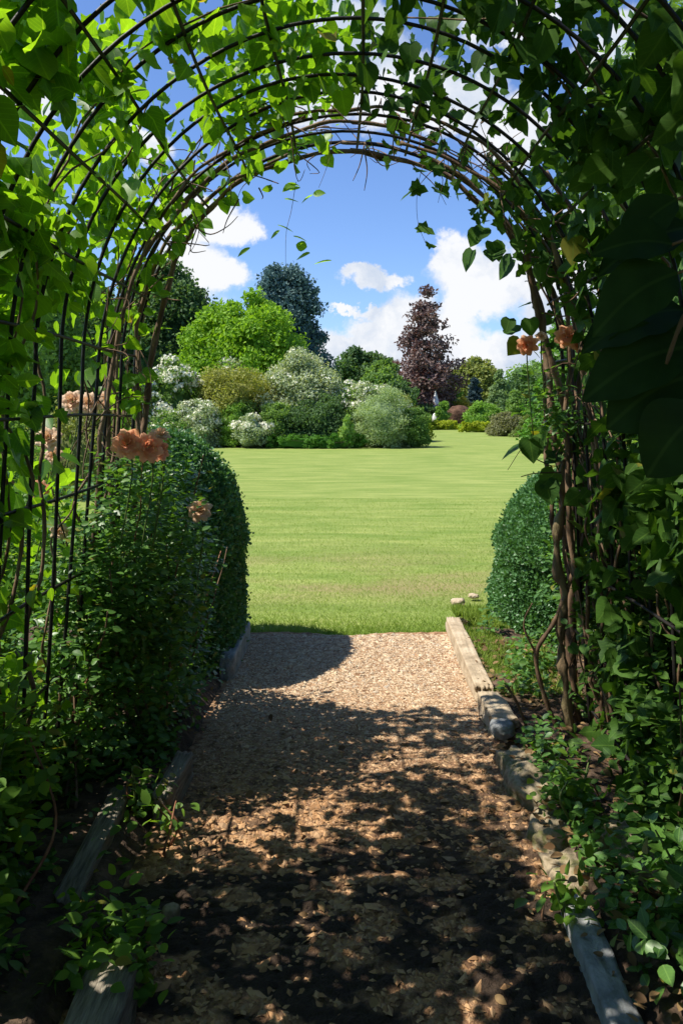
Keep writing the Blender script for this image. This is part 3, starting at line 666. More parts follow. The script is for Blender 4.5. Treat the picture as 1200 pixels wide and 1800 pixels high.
plant('tree', 'dark green broad tree far right outside the trellis', 'tree', 1060, 1340, 470, 34, MIDG, BALL, 140, 160, .24, .2, tr=.3)
plant('tree', 'tall fresh green tree behind the upper part of the left trellis', 'tree', -90, 165, 320, 36, MIDG, BALL, 130, 160, .24, .2, tr=.3)
plant('tree', 'mid green tree seen through the trellis on the left', 'tree', -190, 60, 400, 24, MIDG, BALL, 130, 160, .2, .2, tr=.3)
# belt of woodland closing the far distance: individual trees
for i, (x, w, yt, d, mt) in enumerate([(-120, 260, 560, 110, DARKG), (60, 220, 590, 118, MIDG), (240, 200, 610, 112, DARKG), (430, 200, 640, 120, MIDG), (560, 160, 655, 118, DARKG),
                                       (950, 150, 640, 120, MIDG), (1080, 220, 600, 116, DARKG), (1270, 240, 570, 112, MIDG), (760, 160, 672, 125, DARKG), (850, 140, 665, 122, DARKG)]):
    lab = ['first dark tree of the far belt, at its left end', 'second tree of the far belt, paler green, far left', 'third tree of the far belt, dark, behind the island bed', 'fourth tree of the far belt, mid green, behind the lime dome',
           'fifth tree of the far belt, dark, behind the island bed end', 'mid green far belt tree behind the right shrubs', 'dark far belt tree hidden by the right trellis', 'last green tree of the far belt at the right end', 'low dark far tree directly behind the copper beech', 'low dark far tree right of the copper beech'][i]
    plant('tree', lab, 'tree', x - w / 2, x + w / 2, yt, d, mt, BALL, 60, 120, .6, .24, tr=.4, group='trees closing the far distance')

# red mulch mound, obelisk, pale stone
M['mulch'] = solid_mat('red_mulch', [(.04, .02, .012), (.095, .05, .03), (.15, .085, .05)], 3, rough=.95, bump=.8, bump_scale=10, bdist=.08)
b = at(798, 745, 68)
V, f = lump((b[0], 68, -.05), (1.9, 1.4, 1.95), 31, boxy=.15, rough=.34)
mb = MB(); mb.add(V, f); tag(mb.build('mulch_mound', M['mulch']), 'red brown mulch mound at the far side of the lawn', 'mound')
M['white'] = solid_mat('white_stone', [(.62, .62, .60), (.8, .8, .78)], 5, rough=.7, bump=.2)
b = at(765, 720, 70)
ob = MB(); hgt = CAM_H + (HY - 686) / F * 70; prf = [(.30, .0), (.30, .45), (.20, .5), (.26, hgt - 1.5), (.30, hgt - 1.0), (.02, hgt)]
a = np.linspace(0, 2 * PI, 12, endpoint=False)
V = np.concatenate([np.column_stack([b[0] + r * np.cos(a), 70 + r * np.sin(a), np.full(12, z)]) for r, z in prf])
q = np.array([(i * 12 + k, i * 12 + (k + 1) % 12, (i + 1) * 12 + (k + 1) % 12, (i + 1) * 12 + k) for i in range(len(prf) - 1) for k in range(12)])
ob.add(V, q); tag(ob.build('obelisk', M['white']), 'small white pointed obelisk among the far shrubs', 'ornament')
stone('stone', 'white boulder at the foot of the clipped far ball', 'stone', [((at(769, 728, 66)[0], 66.2, .65), (.42, .35, .72), 41, dict(boxy=.2))], 'white')
stone('stone', 'small cream stone among shrubs left of the dark low bush', 'stone', [((at(714, 730, 44)[0], 41.5, 1.75), (.14, .12, .22), 42, dict(boxy=.3))], 'white')

# ------------------------------------------------------------------ clipped hedges at the tunnel mouth
def hedge(name, label, c, r, H, n, seed, mat='box', size=.019, taper=.42):
    """a rounded clipped hedge: dense small leaves over a lumpy body with a woody core"""
    root = thing(name, label, 'hedge', (c[0], c[1], 0))
    u = rand_unit(n)
    m = (np.abs(u) ** 2.6).sum(1) ** (1 / 2.6); S = u / m[:, None]
    lum = 1 + .10 * (fbm(S + seed, 2.2, seed) - .5) * 2 + .05 * (fbm(S + seed, 9, seed) - .5) * 2
    sh = 1 - .14 * rng.random(n) ** 2 + .05 * (rng.random(n) < .06) + .10 * rng.random(n) * (rng.random(n) < .012)
    tp = np.clip((S[:, 2] + 1) / 2, 0, 1); tp = (1.06 - taper * tp ** 1.6); hx = np.linalg.norm(S[:, :2], axis=1); tp = np.where(S[:, 2] < 0, tp * (.92 / np.maximum(hx, .25)) ** .8, tp)
    P = S * (lum * sh)[:, None] * np.column_stack([r[0] * tp, r[1] * tp, np.full(n, H / 2)]) + np.array([c[0], c[1], H / 2])
    k = P[:, 2] > .02; P, u = P[k], u[k]; n = len(P)
    nr = norm(u + .75 * rng.normal(size=u.shape) + np.array([0, 0, .3])); ax = norm(u * .8 + rng.normal(size=u.shape) * .6 + np.array([0, 0, .4]))
    mb = MB(); leaves(mb, P, ax, nr, size * (.6 + .8 * rng.random(n)), 'round', tint=np.clip(.35 * rng.random(n) + .65 * fbm(P, 7, seed), 0, 1))
    V, f = lump((c[0], c[1], H * .46), (r[0] * .72, r[1] * .72, H * .42), seed, rough=.06, boxy=.2)
    mb.add(V, f, .0)
    mb.build('foliage', M[mat], root, smooth=False)
    tb = MB(); trunk(tb, (c[0], c[1], 0), H * .6, .035, 0, 5, r[0]); tb.build('trunk', M['trunk'], root)
    return root
hedge('box_hedge', 'tall rounded dark green clipped hedge left of the path end', (-1.12, 5.15), (.47, .80), 1.44, 90000, 3)
hedge('box_hedge', 'rounded sunlit clipped hedge right of the path end', (1.53, 5.75), (.50, .78), 1.14, 90000, 8, taper=.5)

# ------------------------------------------------------------------ the tunnel: hoops and long rods
Y0, Y1 = -1.4, 3.9
RX, RZ, ZS, XB = 1.04, 1.15, 1.75, 1.13
def prof_pt(s):
    """s in -1..1: -1 left foot, 0 crown, 1 right foot -> x, z and outward normal"""
    s = np.asarray(s, float); a = np.abs(s); sg = np.where(s < 0, -1., 1.)
    wall = a > .5
    th = np.clip(a / .5, 0, 1) * PI / 2
    x = np.where(wall, RX + (XB - RX) * (a - .5) / .5, RX * np.sin(th)); z = np.where(wall, ZS * (1 - (a - .5) / .5), ZS + RZ * np.cos(th))
    nx = np.where(wall, 1, np.sin(th)); nz = np.where(wall, .05, np.cos(th))
    return sg * x, z, sg * nx, nz
def tun(s, y, off=0.):
    x, z, nx, nz = prof_pt(s); return np.column_stack([x + nx * off, np.broadcast_to(y, np.shape(x)), z + nz * off])

frame = thing('trellis_tunnel', 'dark metal hoop and rod tunnel trellis arching over the path', 'trellis', (0, Y1, 0))
ys = list(np.arange(Y1, Y0, -.205))
for i, y in enumerate(ys):
    mb = MB(); s = np.linspace(-1, 1, 90); P = tun(s, y + .006 * math.sin(i * 3.1)); P[:, 0] += .012 * np.sin(s * 5 + i) ; P[:, 2] += .01 * np.cos(s * 7 + 2 * i) * (1 - np.abs(s))
    P[:, 1] += .012 * np.sin(s * 9 + i * 1.7)
    P[0, 2] = P[-1, 2] = -.03
    tube(mb, P, .0072 if i else .009, 6); mb.build('hoop', M['metal'], frame)
for i, s in enumerate([-.93, -.83, -.73, -.635, -.55, -.47, -.39, -.31, -.235, -.16, -.08, .015, .09, .165, .24, .315, .395, .475, .56, .65, .75, .85, .94]):
    mb = MB(); yy = np.linspace(Y0 + .1, Y1 + .02, 26); P = tun(np.full(26, s), yy, -.009); P[:, 0] += .008 * np.sin(yy * 3 + i); P[:, 2] += .006 * np.sin(yy * 4 + 2 * i)
    tube(mb, P, .0062, 6); mb.build('rod', M['metal'], frame)

# ------------------------------------------------------------------ climbing plants on the tunnel
class Vine:
    def __init__(s, name, label, loc, mat, stem):
        s.root = thing(name, label, 'climbing plant', loc); s.leaf = MB(); s.stems = []; s.twig = MB(); s.mat = mat; s.sm = stem
    def stem(s, pts, r0, r1, wob=.04, n=40, sides=6, spread=0):
        P = smooth_path(pts, n, wob); mb = MB(); tube(mb, P, np.linspace(r0, r1, n) * (1 + .15 * np.sin(np.arange(n) * 1.3)), sides); mb.build('stem', M[s.sm], s.root); return P
    def thin(s, pts, r0, r1, wob=.03, n=14, sides=4):
        P = smooth_path(pts, n, wob); tube(s.twig, P, np.linspace(r0, r1, n), sides); return P
    def done(s):
        if s.twig.n: s.twig.build('twigs', M[s.sm], s.root)['kind'] = 'stuff'
        if s.leaf.n: s.leaf.build('leaves', M[s.mat], s.root)

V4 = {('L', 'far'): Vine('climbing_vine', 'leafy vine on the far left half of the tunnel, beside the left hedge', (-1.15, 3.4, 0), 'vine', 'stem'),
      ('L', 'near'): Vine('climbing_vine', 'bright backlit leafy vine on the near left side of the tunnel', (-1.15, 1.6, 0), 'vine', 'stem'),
      ('R', 'far'): Vine('climbing_vine', 'woody vine on the far right half of the tunnel, by the sunlit hedge', (1.15, 3.4, 0), 'vine_shaded', 'stem'),
      ('R', 'near'): Vine('climbing_vine', 'dark dense leafy vine on the near right side of the tunnel', (1.15, 1.6, 0), 'vine_shaded', 'stem')}

def age_leaves(m, col=(.17, .17, .025), lo=.965):
    N, L = m.node_tree.nodes, m.node_tree.links; a = [e for e in N if e.type == 'ATTRIBUTE'][0]
    base = [e for e in N if e.type == 'MIX' and e.inputs[0].is_linked and e.inputs[0].links[0].from_node == a][0]
    mr = N.new('ShaderNodeMapRange'); mr.inputs[1].default_value = lo; mr.inputs[2].default_value = lo + .02; L.new(a.outputs['Fac'], mr.inputs[0])
    x = N.new('ShaderNodeMix'); x.data_type = 'RGBA'; tos = [l.to_socket for l in base.outputs[2].links]
    L.new(mr.outputs[0], x.inputs[0]); L.new(base.outputs[2], x.inputs[6]); x.inputs[7].default_value = (*col, 1)
    for t in tos: L.new(x.outputs[2], t)
for k_ in ('vine', 'vine_shaded', 'bed_leaf', 'rose_leaf'): age_leaves(M[k_])
def vine_leaves():
    n = 165000
    s = rng.uniform(-1, 1, n); y = rng.uniform(-1.3, 4.0, n)
    off = np.abs(rng.normal(size=n)) * .22 - .015
    right = s > 0
    off = np.where(right & (np.abs(s) > .25), np.abs(rng.normal(size=n)) * .22 - .06, off)
    P = tun(s, y, 0)
    clump = fbm(P * np.array([1, .8, 1]), 4.2, 21, 3)
    hole = fbm(P, 6.5, 44, 2)
    # share of the candidates kept, along the arch from left foot to right foot
    far = np.clip((y - 2.7) / .7, 0, 1) * np.where(np.abs(s) > .42, .75, .25)
    S = [-1, -.93, -.8, -.62, -.5, -.38, -.25, -.12, 0, .12, .25, .38, .5, .65, .8, .93, 1]
    K = [.08, .10, .14, .36, .74, .90, .78, .44, .24, .22, .34, .56, .85, .95, .8, .6, .45]
    base = np.interp(s, S, K) * (1 - far)
    fade = np.interp(y, [-1.4, 0, .6, 1.5, 2.0, 2.6, 3.0, 3.4, 3.75, 4.0], [1.2, .9, .42, .40, .80, .95, 1.0, .8, .42, .12])
    pr = base * fade * np.clip((clump - .30) * 3.6, 0, 1.6) * np.clip((hole - .30) * 4.5, .05, 1.3)
    pr = pr * np.where((s < -.15) & (s > -.55) & (y < 1.7) & (y > .3), .35, 1)
    pr = np.where((s > -.22) & (s < .12) & (y < 1.5), np.maximum(pr * 3, .75), pr)  # unseen overhead leaves, thickened to keep sun off the big hanging leaves
    pr = pr * np.where((s < -.42) & (s > -.64) & (y > 2.75), .4, 1) * np.where((np.abs(s + .5) < .07) & (np.abs(y - 3.05) < .33), .1, 1)
    pr = pr * np.where((np.abs(s) < .25) & (y > 2.3), .8, 1)
    k = rng.random(n) < pr
    # keep the view along the path clear
    s, y, off = s[k], y[k], off[k]
    P = tun(s, y, off); P += rng.normal(size=P.shape) * .03
    x, z, nx, nz = prof_pt(s)
    n = len(P)
    out = np.column_stack([nx, np.zeros(n), nz])
    nr = norm(out * .75 + np.array([0, 0, .55]) + rng.normal(size=(n, 3)) * .55)
    ax = norm(np.array([0, 0, -.75]) + rng.normal(size=(n, 3)) * .65 - out * .1)
    size = (.036 + .066 * rng.random(n) ** 1.3) * np.where(s > .3, 1.1, 1.0) * np.interp(P[:, 1], [1.8, 3.2], [1.3, .9])
    nearcam = (y < .7) & (np.hypot(P[:, 0], P[:, 2] - 1.6) < 1.0)
    kinds = rng.random(n)
    for (sd, fr), v in V4.items():
        jit = .25 * (fbm(P, 2, 9) - .5)
        m = ((P[:, 0] + jit < 0.05) == (sd == 'L')) & ((P[:, 1] + jit * 2 > 2.55) == (fr == 'far')) & ~nearcam
        for kd, lo, hi in (('heart', 0, .38), ('heartb', .38, .62), ('ovate', .62, .85), ('lobed', .85, 1.01)):
            q = m & (kinds >= lo) & (kinds < hi)
            leaves(v.leaf, P[q], ax[q], nr[q], size[q], kd, tint=np.where(rng.random(q.sum()) < .006, 1., np.clip(rng.random(q.sum()) * .8 + .14 * clump[k][q], 0, .95)))
vine_leaves()

def far_arch_stems():
    """the thick brown vine stems that follow the last hoops"""
    L, R = V4[('L', 'far')], V4[('R', 'far')]
    for j, (y, off, r, s1) in enumerate([(3.92, -.035, .017, .06), (3.86, -.012, .013, -.10), (3.62, .01, .013, .12), (3.45, -.01, .010, -.05), (3.98, .02, .010, -.3), (3.75, .03, .009, -.22)]):
        ss = np.linspace(-.97, s1, 12); P = tun(ss, y + .03 * np.sin(ss * 8 + j), off); P[:, 0] += .03 * np.sin(ss * 11 + j * 2)
        P[0, 2] = 0; L.stem(P, r * 1.25, r * .6, .03, 70, 7)
    for j, (y, off, r, s1) in enumerate([(3.92, -.03, .018, .0), (3.88, .02, .015, -.02), (3.66, -.02, .013, .08), (3.45, .01, .012, -.08), (3.80, .045, .010, .25), (3.95, -.05, .012, .35)]):
        ss = np.linspace(.97, s1, 12); P = tun(ss, y + .03 * np.sin(ss * 9 + j), off); P[:, 0] += .035 * np.sin(ss * 10 + j * 2.3)
        P[0, 2] = 0; R.stem(P, r * 1.3, r * .6, .03, 70, 7)
    # other stems climbing the sides
    for (sd, fr), v in V4.items():
        sg = -1 if sd == 'L' else 1; ya, yb = (2.6, 3.8) if fr == 'far' else (.9, 2.6)
        for j in range(9):
            y = random.uniform(ya, yb); e = random.uniform(.05, .7); ss = np.linspace(.97, e, 9) * sg
            P = tun(ss, y + np.cumsum(rng.normal(size=9)) * .07, rng.uniform(-.02, .07, 9)); P[0, 2] = .0
            v.stem(P, random.uniform(.006, .012), .003, .07, 50, 5)
    # bare twigs curling round and hanging inside the last hoops
    for v, sg in ((L, -1), (R, 1)):
        for j in range(95):
            s = sg * random.uniform(.0, .62); y = random.uniform(3.2, 3.98)
            p = tun(np.array([s]), y, random.uniform(-.03, .05))[0]
            d = norm(rng.normal(size=3) * np.array([1, .5, 1])) ; ln = random.uniform(.08, .30)
            c = (p + d * ln * .5) + rng.normal(size=3) * .04; e = p + d * ln + np.array([0, 0, -.3 * ln * random.random()])
            x_, z_ = e[0] / RX, max(0, (e[2] - ZS)) / RZ
            if math.hypot(x_, z_) < .86 and e[2] > ZS: e = (e + p) / 2
            v.thin([p, c, e], .0035, .0012, .03, 10)
far_arch_stems()

def sprays():
    """hanging shoots at the mouth of the tunnel, leaf by leaf"""
    L, R = V4[('L', 'far')], V4[('R', 'far')]
    def shoot(v, pts, leafpts, size, r=.0014, kd='ovate'):
        v.thin(pts, r, r * .6, .0, 24)
        P = np.array(leafpts); n = len(P)
        ax = norm(np.column_stack([rng.choice([-1, 1], n) * rng.uniform(.4, 1, n), rng.normal(size=n) * .3, -rng.random(n) * .5]))
        leaves(v.leaf, P, ax, norm(rng.normal(size=(n, 3)) * .4 + np.array([-.9, -.3, .5])), size * (.7 + .6 * rng.random(n)), kd, tint=.6 + .4 * rng.random(n))
    d = 3.85
    A = lambda *q: [at(x, y, d) for x, y in q]
    shoot(L, A((520, 320), (512, 370), (503, 410), (502, 470)), A((520, 322), (528, 330), (500, 350), (550, 342), (480, 330), (515, 415), (487, 395), (520, 430), (440, 435), (545, 445), (583, 458), (478, 325), (505, 322), (492, 405)), .075)
    shoot(R, A((743, 290), (733, 335), (734, 390), (750, 432)), A((735, 330), (760, 328), (722, 326), (745, 332), (733, 398), (740, 400), (726, 295), (748, 428)), .085, kd='lobed')
    shoot(L, A((585, 260), (572, 300), (560, 330)), A((550, 341), (585, 262)), .06)
    for q in (((640, 255), (632, 290), (620, 318)), ((640, 262), (645, 300), (640, 335)), ((600, 250), (560, 270), (540, 285), (545, 300)), ((455, 330), (462, 345), (460, 350)),
              ((345, 400), (370, 412), (400, 398), (418, 380)), ((350, 390), (335, 440), (362, 441)), ((420, 350), (400, 385), (392, 410)), ((640, 250), (670, 290), (700, 285)), ((690, 260), (720, 268), (735, 262))):
        (L if q[0][0] < 612 else R).thin(A(*q), .004, .0015, .0, 16)
    # leaves along the bough of the last hoop
    for v, sg in ((L, -1), (R, 1)):
        n = 150; s = sg * rng.uniform(.02, .66, n); P = tun(s, rng.uniform(3.7, 4.0, n), rng.uniform(-.07, .10, n))
        leaves(v.leaf, P, norm(rng.normal(size=(n, 3)) + np.array([0, 0, -.7])), norm(rng.normal(size=(n, 3)) * .6 + np.array([-.3, -.3, .8])), rng.uniform(.04, .085, n), 'heart' if sg < 0 else 'lobed')
sprays()

def right_wall():
    """crooked woody stems at the right of the opening, as the photo shows them"""
    R = V4[('R', 'far')]; d = 3.75
    A = lambda *q: [at(x, y, d) for x, y in q]
    R.stem(A((925, 440), (938, 520), (955, 590), (985, 690), (1000, 760)), .015, .018, 0, 40, 8)
    R.stem(A((905, 330), (960, 420), (1005, 510), (1022, 620), (1015, 700), (1000, 800)), .011, .016, .02, 50, 8)
    R.stem(A((960, 300), (1030, 420), (1055, 520), (1050, 560)), .012, .016, .02, 40, 8)
    R.stem(A((1080, 560), (1085, 760), (1090, 900), (1082, 1000), (1090, 1320)), .016, .020, .02, 50, 8)
    R.stem(A((1050, 790), (1030, 920), (1005, 1010), (975, 1090), (942, 1150), (958, 1230), (985, 1292)), .009, .012, 0, 60, 7)
    R.stem(A((890, 1205), (910, 1240), (933, 1300)), .006, .007, 0, 16, 6)
    R.stem(A((942, 1150), (920, 1100), (935, 1060)), .006, .003, 0, 16, 6)
    R.thin(A((925, 480), (955, 470), (985, 450)), .004, .002, .0, 12); R.thin(A((950, 548), (990, 556), (1020, 545), (1050, 540)), .004, .002, 0, 14)
    R.thin(A((970, 820), (930, 800), (912, 775)), .003, .002, 0, 12); R.thin(A((985, 830), (940, 832), (915, 838)), .003, .002, 0, 12)
    P = np.array(A((915, 785), (930, 772), (960, 770), (975, 830), (958, 845), (985, 800), (960, 800), (840, 405), (850, 400), (865, 425), (830, 440), (905, 350), (895, 560), (905, 585), (915, 600), (930, 560), (870, 440), (900, 455), (940, 430), (955, 470)))
    n = len(P); leaves(R.leaf, P, norm(rng.normal(size=(n, 3)) * .5 + np.array([-.3, 0, -.5])), norm(rng.normal(size=(n, 3)) * .4 + np.array([-.1, -.8, .5])), rng.uniform(.07, .12, n), 'heart')
    t = thing('old_tree_stem', 'knobbly mossy old trunk standing just right of the path', 'tree trunk', (1.02, 3.85, 0))
    mb = MB(); P = smooth_path(A((1000, 780), (988, 870), (985, 960), (990, 1080), (985, 1180), (1000, 1290)), 40, .05); tube(mb, P, .020 + .008 * np.sin(np.arange(40) * 1.1) + .004 * np.cos(np.arange(40) * 2.7), 9); mb.build('trunk', M['moss_trunk'], t)
    # second layer: near shoot with very large dark leaves hanging in from the right
    S = Vine('climbing_vine', 'shoot with very large dark leaves hanging in from the right side', (1.1, 1.3, 0), 'big_leaf', 'stem')
    d = 1.25
    S.stem([at(1330, 330, 1.3), at(1250, 480, 1.25), at(1200, 560, 1.2), at(1170, 640, 1.2)], .006, .003, .0, 24)
    S.stem([at(1290, 1700, 1.4), at(1300, 1100, 1.35), at(1290, 700, 1.3), at(1250, 480, 1.25)], .009, .006, .03, 40)
    big = [((1210, 610), (-1, .05, -.30), (.1, -.8, .55), .20), ((1200, 545), (-1, 0, -.12), (0, -.6, .8), .19), ((1190, 480), (-.9, 0, -.45), (.1, -.8, .6), .17), ((1215, 660), (-.9, .1, -.45), (0, -.9, .4), .17),
           ((1215, 400), (-.9, 0, -.2), (.1, -.7, .7), .18), ((1240, 720), (-.7, 0, -.7), (0, -.9, .5), .15),
           ((1190, 350), (-.7, .2, -.5), (-.2, -.8, .6), .14), ((1230, 560), (-.8, .1, -.6), (0, -.9, .5), .17), ((1180, 430), (-.9, 0, .1), (0, -.9, .5), .13)]
    for i, (p, ax, nr, sz) in enumerate(big):
        q = at(*p, d + .05 * math.sin(i * 2.1))
        leaves(S.leaf, q[None], norm(np.array([ax], float)), norm(np.array([nr], float)), sz * .86, 'bigwide' if i % 2 else 'big', tint=np.array([.2 + .3 * random.random()]))
        S.thin([q, q + np.array([.06, .02, .02]), at(1250, 480 + (p[1] - 480) * .8, 1.27)], .0025, .0015, 0, 8)
    S.done()
right_wall()
for v in V4.values(): v.done()

# ------------------------------------------------------------------ rose bushes and other shrubs by the walls
PET = [leaf_mat('peach_petal', (.84, .36, .17), (.95, .58, .36), (1.1, .8, .6), .4, .6, .2), leaf_mat('salmon_petal', (.86, .42, .24), (.95, .60, .40), (1.1, .75, .6), .4, .6, .2),
       leaf_mat('cream_peach_petal', (.72, .45, .28), (.86, .66, .46), (1.1, .9, .7), .25, .6, .2)]
def bloom(parent, c, r, face, mat, label=None):
    mb = MB(); fdir = norm(np.array(face, float)); ref = np.array([0, 0, 1.]) if abs(fdir[2]) < .9 else np.array([1., 0, 0])
    A = norm(np.cross(fdir, ref)); B = np.cross(fdir, A); c = np.array(c, float)
    rings = [(5, .22, 1.15, .30), (6, .45, 1.0, .45), (7, .72, .72, .55), (8, .95, .35, .62)]
    for ri, (m, rad, hgt, wd) in enumerate(rings):
        for k in range(m):
            a0 = (k + ri * .5 + rng.uniform(-.12, .12)) / m * 2 * PI; W = wd * rng.uniform(.85, 1.15); R_ = rad * rng.uniform(.9, 1.1)
            nu, nv = 5, 5; V = []
            for j in range(nv):
                t = j / (nv - 1)
                for i in range(nu):
                    u = (i / (nu - 1) - .5) * 2; w = W * math.sin(PI * (.18 + .72 * t)) ** .7
                    ang = a0 + u * w / max(.35, R_ * (.35 + t)) * .8
                    rr = R_ * (.25 + .85 * t ** .8) + .07 * t * t * (1 - u * u) + .04 * math.sin(u * 5 + k)
                    hh = hgt * (.1 + .62 * t) - .18 * t ** 4 * (ri > 1) - .08 * u * u * t + .03 * math.sin(u * 7 + k * 2)
                    V.append(c + r * (rr * (math.cos(ang) * A + math.sin(ang) * B) + (hh - .25) * fdir))
            q = np.array([(j * nu + i, j * nu + i + 1, (j + 1) * nu + i + 1, (j + 1) * nu + i) for j in range(nv - 1) for i in range(nu - 1)])
            mb.add(np.array(V), q, rng.random() * .7 + .3 * (1 - ri / 4))
    o = mb.build('bloom', mat, parent)
    if label: o['label'] = label
    return o

def sprig_bush(name, label, cat, boxes, n_stem, leaf_n, size, mat, stem='stem', kd='ovate', blooms=(), extra=None, lit=None):
    """boxes: list of (centre, radii) ellipsoids filled with leaf sprays; stems fan up from the foot"""
    foot = np.array(boxes[0][0]) * np.array([1, 1, 0]); root = thing(name, label, cat, tuple(foot))
    lm = MB(); w = np.array([b[1][0] * b[1][1] * b[1][2] for b in boxes]); w = w / w.sum()
    for b, ww in zip(boxes, w):
        c, r = np.array(b[0]), np.array(b[1])
        n = int(leaf_n * ww)
        # sprays: short runs of leaflets along arching twigs
        m = n // 9; u = rand_unit(m) * (rng.random(m)[:, None] ** .35); o = c + u * r
        dr = norm(u + rng.normal(size=u.shape) * .6 + np.array([0, 0, .25]))
        for i in range(9):
            t = (i - 4) * .45
            sd = np.cross(dr, np.array([0, 0, 1.])); sd = norm(sd) * (1 if i % 2 else -1)
            P = o + dr * (t * size * 1.2) + sd * size * .15 + np.array([0, 0, -1]) * (t * .3) ** 2 * size
            k = P[:, 2] > .07
            leaves(lm, P[k], norm(sd + dr * .6 + rng.normal(size=u.shape) * .25)[k], norm(np.array([0, 0, 1.]) + u * .5 + rng.normal(size=u.shape) * .45)[k], size * rng.uniform(.7, 1.25, k.sum()), kd)
    lm.build('leaves', M[mat], root)
    for i in range(n_stem):
        bb = [q for q in boxes if q[1][2] >= .2] or boxes; b = bb[i % len(bb)]; c, r = np.array(b[0]), np.array(b[1])
        f = np.array([c[0] + random.uniform(-.5, .5) * r[0], c[1] + random.uniform(-.7, .7) * r[1], 0.03])
        e = c + np.array([random.uniform(-1, 1) * r[0], random.uniform(-.9, .9) * r[1], random.uniform(.2, .95) * r[2]])
        mb = MB(); P = smooth_path([f, (f + e) / 2 + rng.normal(size=3) * .05, e], 20, .03); tube(mb, P, np.linspace(.007, .0025, 20), 5); mb.build('stem', M[stem if i % 5 else 'stem_red'], root)
    for bl in blooms:
        p = at(*bl[0]); bloom(root, p, bl[1], bl[2], PET[bl[3]])
        mb = MB(); q = p - np.array(norm(np.array(bl[2], float))) * bl[1] * .2; tube(mb, smooth_path([q, q + np.array([.01, .03, -.12]), np.array([q[0] * 1.05, q[1] + .05, q[2] - .4])], 12), .003, 5); mb.build('stem', M['stem_green'], root)
    return root
sprig_bush('rose_bush', 'rose bush with a pair of bright orange blooms left of the path', 'rose bush',
           [((-.98, 3.7, .95), (.34, .55, .52)), ((-.93, 3.9, .45), (.26, .6, .42)), ((-1.1, 3.3, .6), (.22, .45, .5)), ((-.82, 3.2, 1.34), (.17, .12, .10)), ((-.74, 3.6, 1.04), (.10, .15, .10))], 26, 15000, .036, 'rose_leaf',
           blooms=[((224, 778, 3.1), .062, (.15, -.8, .45), 0), ((262, 786, 3.12), .055, (.4, -.8, .1), 1), ((282, 790, 3.2), .045, (.7, -.6, .2), 1), ((283, 762, 3.2), .04, (.3, -.4, .8), 2), ((352, 896, 3.6), .055, (.3, -.8, .5), 2)])
sprig_bush('rose_bush', 'rose bush with cream peach blooms outside the left trellis', 'rose bush',
           [((-1.95, 3.5, .65), (.40, .7, .50)), ((-1.9, 4.4, .7), (.35, .6, .5))], 18, 8000, .04, 'bed_leaf', 
           blooms=[((128, 705, 4.0), .06, (.1, -.9, .3), 2), ((158, 708, 4.0), .058, (.2, -.9, .35), 2), ((188, 702, 4.1), .05, (.2, -.8, .5), 2), ((85, 770, 3.7), .055, (.1, -.9, .3), 2), ((70, 862, 3.3), .04, (.2, -.9, .3), 0), ((105, 935, 3.3), .035, (.2, -.9, .3), 2), ((215, 715, 4.3), .04, (.2, -.9, .3), 2), ((96, 800, 3.8), .045, (.2, -.9, .3), 2)])
sprig_bush('rose_bush', 'rose bush with two salmon blooms high on the right stems', 'rose bush',
           [((1.25, 4.3, 1.55), (.18, .3, .38)), ((.93, 3.62, 1.68), (.15, .12, .19)), ((1.3, 4.3, .8), (.2, .4, .5))], 12, 3600, .04, 'rose_leaf',
           blooms=[((925, 606, 3.5), .046, (-.3, -.9, .1), 0), ((950, 590, 3.55), .026, (-.3, -.7, .5), 2), ((997, 590, 3.5), .055, (-.1, -.9, .4), 0), ((1020, 606, 3.5), .04, (.2, -.9, .1), 1)])
sprig_bush('shrub', 'dark leafy shrub crowding the right path edge under the trellis', 'shrub',
           [((1.32, 3.2, .65), (.30, .8, .62)), ((1.2, 2.5, .45), (.28, .5, .42)), ((1.5, 3.9, 1.0), (.35, .6, .7))], 30, 13000, .045, 'vine_shaded')
sprig_bush('shrub', 'low bright leafy weeds at the very bottom right corner', 'shrub', [((1.02, 2.15, .22), (.18, .3, .2))], 6, 700, .06, 'rose_leaf', stem='stem_green')
sprig_bush('shrub', 'tall sunlit leafy shrub outside the near left trellis', 'shrub',
           [((-2.0, 2.5, .62), (.45, .9, .55)), ((-1.5, 2.9, .35), (.2, .7, .35))], 16, 9000, .06, 'bed_leaf')
sprig_bush('shrub', 'low leafy plants at the foot of the left trellis', 'shrub', [((-1.30, 2.6, .45), (.16, .6, .45)), ((-1.22, 2.3, .4), (.12, .4, .3))], 10, 2200, .05, 'bed_leaf', stem='stem_green')
def bed_cover():
    mb = MB(); n = 26000
    sd = rng.choice([-1, 1], n); x = sd * (.74 + .9 * rng.random(n) ** 1.2); y = rng.uniform(1.7, 5.6, n)
    P = np.column_stack([x, y, np.zeros(n)]); c = fbm(P, 2.6, 61, 3)
    k = (c > np.where(sd < 0, .47, np.where(y > 3.4, .56, .50))) & (np.abs(x) > .74 + .10 * (1 - c)) & ~((x < 0) & (x > -.97) & (y > 2.3) & (y < 3.3) & (rng.random(n) < .93))
    P, c = P[k], c[k]; n = len(P); P[:, 2] = .07 + rng.random(n) * .22 * np.clip((c - .44) * 6, .1, 1) * np.clip((np.abs(P[:, 0]) - .66) / .25, .2, 1)
    out = norm(rng.normal(size=(n, 3)) * np.array([1, 1, .3]))
    leaves(mb, P, out, norm(rng.normal(size=(n, 3)) * .45 + np.array([-.1, -.1, 1])), rng.uniform(.022, .05, n), 'ovate')
    tag(mb.build('ground_cover', M['rose_leaf']), 'low leafy ground cover spreading over both soil beds', 'ground cover', kind='stuff')
bed_cover()
